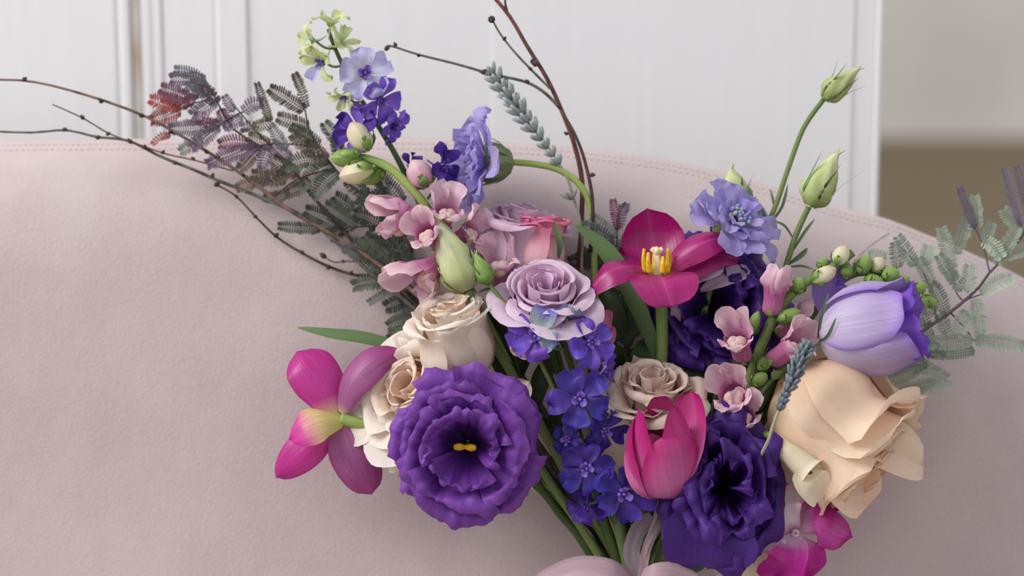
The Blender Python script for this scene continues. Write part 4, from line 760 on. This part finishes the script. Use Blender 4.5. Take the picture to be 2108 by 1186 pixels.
acacia('sage green acacia branch with feathery leaves on the right', [
    ([(2120, 400, -60), (2107, 485, -55), (2039, 559, -50), (2013, 594, -45), (1956, 643, -35), (1886, 691, -20), (1800, 760, 0), (1650, 880, 10), (1450, 1050, 10), (1330, 1195, 30), (1310, 1480, 60)], 2, 6.5, 'ac_purple'),
    ([(2008, 472, -50), (2022, 502, -50), (2037, 558, -50)], 1.4, 2, 'ac_purple'), ([(1956, 643, -35), (1990, 680, -30), (2004, 702, -30)], 2, 1.5, 'ac_purple'), ([(2017, 607, -45), (1985, 620, -42), (1956, 645, -36)], 1.5, 2, 'ac_purple'),
    ([(1962, 555, -60), (1968, 600, -50), (1985, 622, -42)], 1.4, 2, 'ac_purple'), ([(1846, 500, -60), (1900, 560, -50), (1920, 620, -40), (1930, 665, -30)], 1.2, 2, 'ac_purple'), ([(1885, 546, -60), (1907, 546, -60)], 1, 1, 'ac_purple'), ([(1824, 830, -20), (1800, 790, -10), (1790, 762, 0)], 1.5, 2, 'ac_purple'), ([(1885, 755, -20), (1840, 745, -15), (1830, 735, -10)], 1.5, 2, 'ac_purple')], [
    (2008, 472, 1975, 388, 'lilac', 11), (2012, 472, 2007, 404, 'sage', 12), (2022, 494, 2062, 530, 'sage', 14), (2024, 500, 2040, 460, 'sage', 12), (2102, 466, 2068, 349, 'lilac', 10), (2112, 420, 2094, 344, 'lilac', 10), (2102, 472, 2066, 432, 'sage_dark', 14), (2068, 530, 2118, 510, 'sage', 13), (2050, 545, 2095, 470, 'sage_dark', 14), (1966, 526, 1992, 454, 'sage', 14), (1962, 556, 1938, 470, 'sage', 14), (1966, 578, 1932, 526, 'sage_dark', 14), (1980, 600, 1950, 560, 'sage_dark', 14),
    (1992, 604, 1996, 548, 'sage', 15), (2017, 608, 2082, 572, 'sage', 14), (2008, 613, 2018, 692, 'sage', 15), (1992, 640, 1966, 692, 'sage', 16), (2004, 700, 2108, 712, 'sage', 15), (2004, 700, 1903, 704, 'sage', 15), (1948, 690, 1934, 648, 'sage', 14), (1907, 548, 1912, 508, 'sage', 14), (1920, 592, 1892, 532, 'sage', 14), (1886, 548, 1848, 488, 'sage', 14), (1846, 556, 1842, 500, 'sage', 15), (1826, 534, 1790, 526, 'sage', 12), (1948, 648, 1918, 584, 'sage_dark', 14), (1930, 640, 1876, 620, 'sage_dark', 14), (1906, 674, 1884, 620, 'sage_dark', 15), (1920, 700, 1880, 660, 'sage_dark', 14),
    (2008, 722, 1914, 730, 'sage_dark', 12), (1947, 736, 1900, 700, 'sage_dark', 13), (1850, 736, 1948, 778, 'sage', 14), (1860, 812, 1956, 790, 'sage', 12), (1826, 826, 1922, 786, 'sage', 13), (1816, 800, 1886, 760, 'sage', 15), (1790, 772, 1886, 750, 'sage_dark', 14), (1838, 846, 1890, 806, 'sage', 13), (1800, 790, 1840, 740, 'sage_dark', 14), (1880, 720, 1900, 760, 'sage_dark', 14), (1830, 850, 1850, 812, 'sage', 12)], 1200, -62, -22)
acacia('dark acacia foliage filling the gap beside the open tulip', [
    ([(1276, 420, -110), (1270, 480, -105), (1275, 560, -90), (1290, 680, -70), (1300, 800, -40), (1290, 950, -10), (1300, 1195, 30), (1330, 1480, 60)], 1.5, 6, 'twig_dark'), ([(1180, 530, -95), (1230, 560, -90), (1280, 620, -80)], 1.2, 2.5, 'twig_dark'), ([(1040, 640, -60), (1060, 760, -50), (1150, 900, -30), (1290, 1195, 30)], 1.2, 3, 'twig_dark'), ([(1120, 960, -60), (1160, 1000, -50), (1230, 1090, -20), (1290, 1195, 20)], 1.2, 2.5, 'twig_dark')], [
    (1272, 475, 1262, 412, 'plum', 9), (1274, 470, 1290, 420, 'purple', 9), (1262, 502, 1200, 466, 'grey', 15), (1268, 490, 1222, 448, 'grey', 13), (1250, 540, 1172, 540, 'dark', 16), (1256, 562, 1190, 518, 'green', 16), (1276, 540, 1300, 480, 'green', 14), (1276, 520, 1240, 496, 'grey', 14), (1290, 640, 1232, 600, 'dark', 16), (1296, 700, 1244, 668, 'dark', 16), (1300, 740, 1250, 724, 'dark', 16), (1296, 690, 1344, 630, 'dark', 17), (1290, 650, 1330, 590, 'dark', 16), (1296, 760, 1240, 750, 'dark', 16), (1286, 600, 1240, 566, 'dark', 16), (1300, 740, 1350, 690, 'dark', 16), (1050, 720, 1012, 660, 'dark', 15), (1052, 740, 1090, 690, 'dark', 15), (1062, 780, 1020, 740, 'dark', 15), (1290, 620, 1340, 570, 'dark', 15),
    (1150, 985, 1112, 1012, 'dark', 12), (1150, 990, 1124, 940, 'dark', 12), (1180, 1020, 1130, 960, 'dark', 12), (1310, 790, 1350, 750, 'dark', 16), (1300, 800, 1260, 780, 'dark', 16), (1420, 770, 1440, 800, 'dark', 14), (1220, 580, 1190, 630, 'dark', 15)], 1500, -100, -50)

# ------------------------------------------------------------------ orchid, calla, loose blooms
t = thing('orchid', 'white and magenta ruffled orchid at the lower right', 'orchid', P(1640, 1110, 90))
for i, (pp, W, nh, cup, ru, m) in enumerate((
    (((1636, 1100, 120), (1618, 1066, 150), (1612, 1036, 150), (1630, 1000, 120)), 40, (-.3, .2, 1), .3, 15, 'orchid_white'),
    (((1644, 1094, 120), (1676, 1074, 152), (1712, 1082, 150), (1750, 1108, 112)), 48, (.1, .35, 1), -.45, 6, 'orchid'),
    (((1632, 1100, 130), (1630, 1134, 165), (1616, 1168, 160), (1584, 1198, 130)), 44, (-.2, .2, 1), .35, 14, 'orchid'),
    (((1636, 1096, 112), (1606, 1104, 140), (1590, 1120, 140), (1582, 1140, 126)), 34, (-.2, .3, 1), .3, 14, 'orchid_white'),
    (((1640, 1106, 118), (1668, 1132, 140), (1678, 1160, 134), (1664, 1190, 108)), 30, (.3, 0, 1), -.3, 10, 'orchid'),
    (((1640, 1066, 90), (1668, 1042, 96), (1700, 1042, 100), (1736, 1030, 88)), 20, (0, .4, 1), .4, 9, 'orchid'))):
    part('petal', path_petal([P(*p) for p in pp], W, 'round', nh, cup, ruffle=ru, rf=3, rough=10, nu=10, nv=16, seed=70 + i), M[m], t)
fr = Frame(1638, 1098, 132, (-.1, .1, 1)); part('column', lathe(fr, [(4, -8), (9, 4), (8, 18), (2, 26)], 9, 7), M['orchid_white'], t)
stem_to_tie(t, (1640, 1108, 84), [(1560, 1150, 40)], 5, 'stem', 91)
t = thing('calla_lily', 'small curled cream bloom with dark throat under the peach rose', 'calla lily', P(1600, 920, 110))
fr = Frame(1588, 900, 165, (.7, -.62, .3), 0)
part('spathe', lathe(fr, [(12, 0), (20, 40), (26, 80), (27, 100), (34, 112)], 16, 14), M['ivory'], t)
part('lip', path_petal([P(1652, 972, 195), P(1664, 990, 215), P(1676, 1008, 212), P(1684, 1032, 190)], 42, 'tulip', (.1, .5, .85), .35, rough=5, nu=10, nv=12, seed=3), M['ivory'], t)
part('lip', path_petal([P(1640, 930, 185), P(1672, 955, 190), P(1692, 978, 184), P(1698, 1004, 170)], 24, 'tulip', (-.3, .5, .85), .3, rough=5, nu=8, nv=12, seed=4), M['ivory'], t)
part('throat_shade', ptube([(1598, 910, 165), (1640, 950, 180), (1672, 978, 200)], 9, 6, 8, 8), M['twig_dark'], t)  # dark rod stands in for the shade inside the curled bloom
stem_to_tie(t, (1586, 898, 160), [(1545, 905, 90), (1450, 1050, 50)], 8, 'stem', 92)
t = thing('rose_bud', 'half-hidden ivory petals peeping below the deep violet bloom', 'flower bud', P(1540, 1180, 60))
for i, (pp, W) in enumerate(((((1520, 1220, 70), (1545, 1170, 95), (1570, 1130, 90)), 40), (((1500, 1230, 60), (1500, 1180, 70), (1470, 1145, 70)), 26), (((1560, 1230, 60), (1580, 1180, 66), (1590, 1150, 60)), 30))):
    part('petal', path_petal([P(*p) for p in pp], W, 'round', (0, .2, 1), .3, rough=6, seed=80 + i), M['ivory'], t)
stem_to_tie(t, (1530, 1225, 60), [(1440, 1260, 55)], 6, 'stem', 93)
t = thing('rose_bud', 'small salmon-pink frilled petal cluster right of the mauve rose', 'flower bud', P(1240, 740, 60))
for i, (pp, W) in enumerate(((((1228, 730, 75), (1240, 690, 90), (1252, 636, 85)), 20), (((1235, 735, 70), (1252, 700, 80), (1258, 670, 80)), 16))):
    part('petal', path_petal([P(*p) for p in pp], W, 'round', (-.4, .1, 1), .4, ruffle=4, rough=8, seed=90 + i), M['pinkrose'], t)
stem_to_tie(t, (1232, 738, 66), [(1250, 900, 30)], 5, 'stem_dark', 94)
t = thing('sweet_pea', 'pale mauve frilled petals below the tulip\'s right petal', 'sweet pea', P(1440, 610, 20))
for i, (pp, W) in enumerate(((((1400, 600, 30), (1430, 570, 45), (1490, 545, 45)), 24), (((1440, 600, 20), (1490, 575, 30), (1545, 560, 20)), 20), (((1400, 668, 10), (1392, 645, 20), (1400, 622, 20)), 14))):
    part('petal', path_petal([P(*p) for p in pp], W, 'round', (0, .6, .8), .2, ruffle=5, rough=8, seed=95 + i), M['mauve'], t)
stem_to_tie(t, (1405, 640, 10), [(1370, 850, 0)], 4, 'stem_dark', 95)

# ------------------------------------------------------------------ added broad leaves, deep shade of the gaps put into their colour
def leafy(label, stempts, leaves, seed):
    t = thing('leafy_stem', label, 'foliage', P(*stempts[-1])); rnd = random.Random(seed)
    part('stem', ptube(stempts, 3, 6, 7, 24), M['stem_dark'], t)
    for i, (bx, by, tx, ty, W) in enumerate(leaves):
        z = rnd.uniform(-45, -5); dz = rnd.uniform(-10, 30)
        part('leaf', path_petal([P(bx, by, z), P((bx + tx) / 2 + rnd.uniform(-10, 10), (by + ty) / 2 - 6, z + dz * .8 + 10), P(tx, ty, z + dz)], W, 'leaf', (rnd.uniform(-.4, .4), rnd.uniform(0, .5), 1), .35, rough=10, nu=6, nv=12, seed=seed + i), M['leaf_shade'], t)
    return t
leafy('added leafy stem, coloured dark as shade for the gap right of the cream rose', [(1030, 620, -30), (1060, 740, -30), (1120, 880, -20), (1230, 1080, 10), (1290, 1195, 30)],
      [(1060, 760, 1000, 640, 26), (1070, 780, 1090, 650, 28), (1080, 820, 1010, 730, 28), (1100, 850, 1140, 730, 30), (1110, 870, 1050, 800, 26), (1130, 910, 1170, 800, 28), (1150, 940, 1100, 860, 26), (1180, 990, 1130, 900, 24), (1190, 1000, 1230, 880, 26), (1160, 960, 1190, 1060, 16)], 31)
leafy('added leafy stem, coloured dark as shade for the gap between larkspur and open tulip', [(1285, 560, -40), (1290, 680, -40), (1290, 820, -30), (1290, 1000, 0), (1300, 1195, 30)],
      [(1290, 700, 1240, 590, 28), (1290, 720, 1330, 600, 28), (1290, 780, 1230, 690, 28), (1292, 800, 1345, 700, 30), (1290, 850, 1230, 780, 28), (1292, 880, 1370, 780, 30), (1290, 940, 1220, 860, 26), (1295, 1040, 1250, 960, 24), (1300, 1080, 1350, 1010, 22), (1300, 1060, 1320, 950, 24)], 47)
leafy('added leafy stem, coloured dark as shade behind the pink snapdragon on the right', [(1450, 640, -40), (1470, 760, -40), (1450, 880, -30), (1400, 1050, 0), (1320, 1195, 30)],
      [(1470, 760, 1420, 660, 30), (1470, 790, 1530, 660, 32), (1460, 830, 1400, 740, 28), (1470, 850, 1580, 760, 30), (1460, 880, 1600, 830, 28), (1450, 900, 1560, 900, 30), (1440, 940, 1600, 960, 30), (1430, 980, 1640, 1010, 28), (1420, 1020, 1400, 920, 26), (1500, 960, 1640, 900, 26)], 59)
# ------------------------------------------------------------------ loose green stems and the ribbon
for i, pl in enumerate(([(1098, 940, 70), (1150, 1020, 60), (1205, 1100, 55), (1255, 1195, 55), (1360, 1480, 60)], [(1100, 985, 60), (1150, 1055, 55), (1195, 1110, 52), (1240, 1195, 50), (1365, 1480, 60)], [(1215, 960, 60), (1240, 1060, 65), (1270, 1150, 70), (1285, 1200, 70), (1340, 1480, 70)], [(1270, 1060, 80), (1280, 1110, 85), (1292, 1160, 85), (1300, 1220, 80), (1330, 1480, 70)], [(1385, 1080, 80), (1385, 1130, 85), (1370, 1200, 80), (1290, 1480, 70)], [(1470, 1140, 60), (1440, 1165, 70), (1400, 1210, 70), (1290, 1480, 60)])):
    t = thing('flower_stem', ['bare green stem, upper of the pair crossing below the violet bloom', 'bare green stem, lower of the pair crossing below the violet bloom', 'dark green stem under the lowest larkspur florets', 'thick green stem just left of the grey ribbon tail', 'green stem between ribbon tail and deep violet bloom', 'slanting green stem under the deep violet bloom'][i], 'stem', P(*pl[0]))
    part('stalk', ptube(pl, [9, 8, 11, 12, 14, 10][i], [10, 9, 11, 12, 13, 10][i], 9, 20), M['stem' if i in (0, 3, 4) else 'stem_dark'], t)
    fr = Frame(*pl[0], (0, 1, .2)); part('cut_end', ball(fr, 0, 0, 0, 9, 5, 8), M['stem_pale'], t)
t = thing('ribbon', 'pale pink silk ribbon bow tied round the stems', 'ribbon', P(1300, 1200, 60))
def band(pl, W, nh, cup=0, rough=0, seed=0, shape='band', nv=24): return path_petal([P(*p) for p in pl], W, shape, nh, cup, rough=rough, nu=10, nv=nv, seed=seed)
part('loop', band([(1300, 1205, 150), (1260, 1182, 185), (1190, 1178, 185), (1130, 1215, 160), (1150, 1270, 140), (1240, 1250, 140), (1300, 1210, 140)], 42, (.1, .55, .8), -.25, 34, 1, nv=36), M['ribbon'], t)
part('loop', band([(1305, 1205, 150), (1340, 1190, 185), (1385, 1185, 185), (1430, 1215, 165), (1410, 1265, 145), (1350, 1245, 140), (1305, 1210, 140)], 34, (-.1, .55, .8), -.25, 30, 2, nv=36), M['ribbon'], t)
part('knot', lathe(Frame(1308, 1245, 150, (0, 1, .2)), [(10, -36), (32, -20), (36, 0), (30, 26), (8, 44)], 16, 12, lobes=5, lamp=.1), M['ribbon'], t)
part('wrap', lathe(Frame(1303, 1285, 45, (0, 1, 0)), [(80, -70), (84, -30), (82, 10), (78, 70)], 20, 12, lobes=7, lamp=.03), M['ribbon'], t)
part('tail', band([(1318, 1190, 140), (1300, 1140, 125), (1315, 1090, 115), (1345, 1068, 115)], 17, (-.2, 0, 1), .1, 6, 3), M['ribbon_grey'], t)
part('tail', band([(1322, 1190, 150), (1328, 1140, 145), (1344, 1095, 135), (1358, 1062, 122)], 10, (.4, 0, 1), .1, 5, 4), M['ribbon'], t)
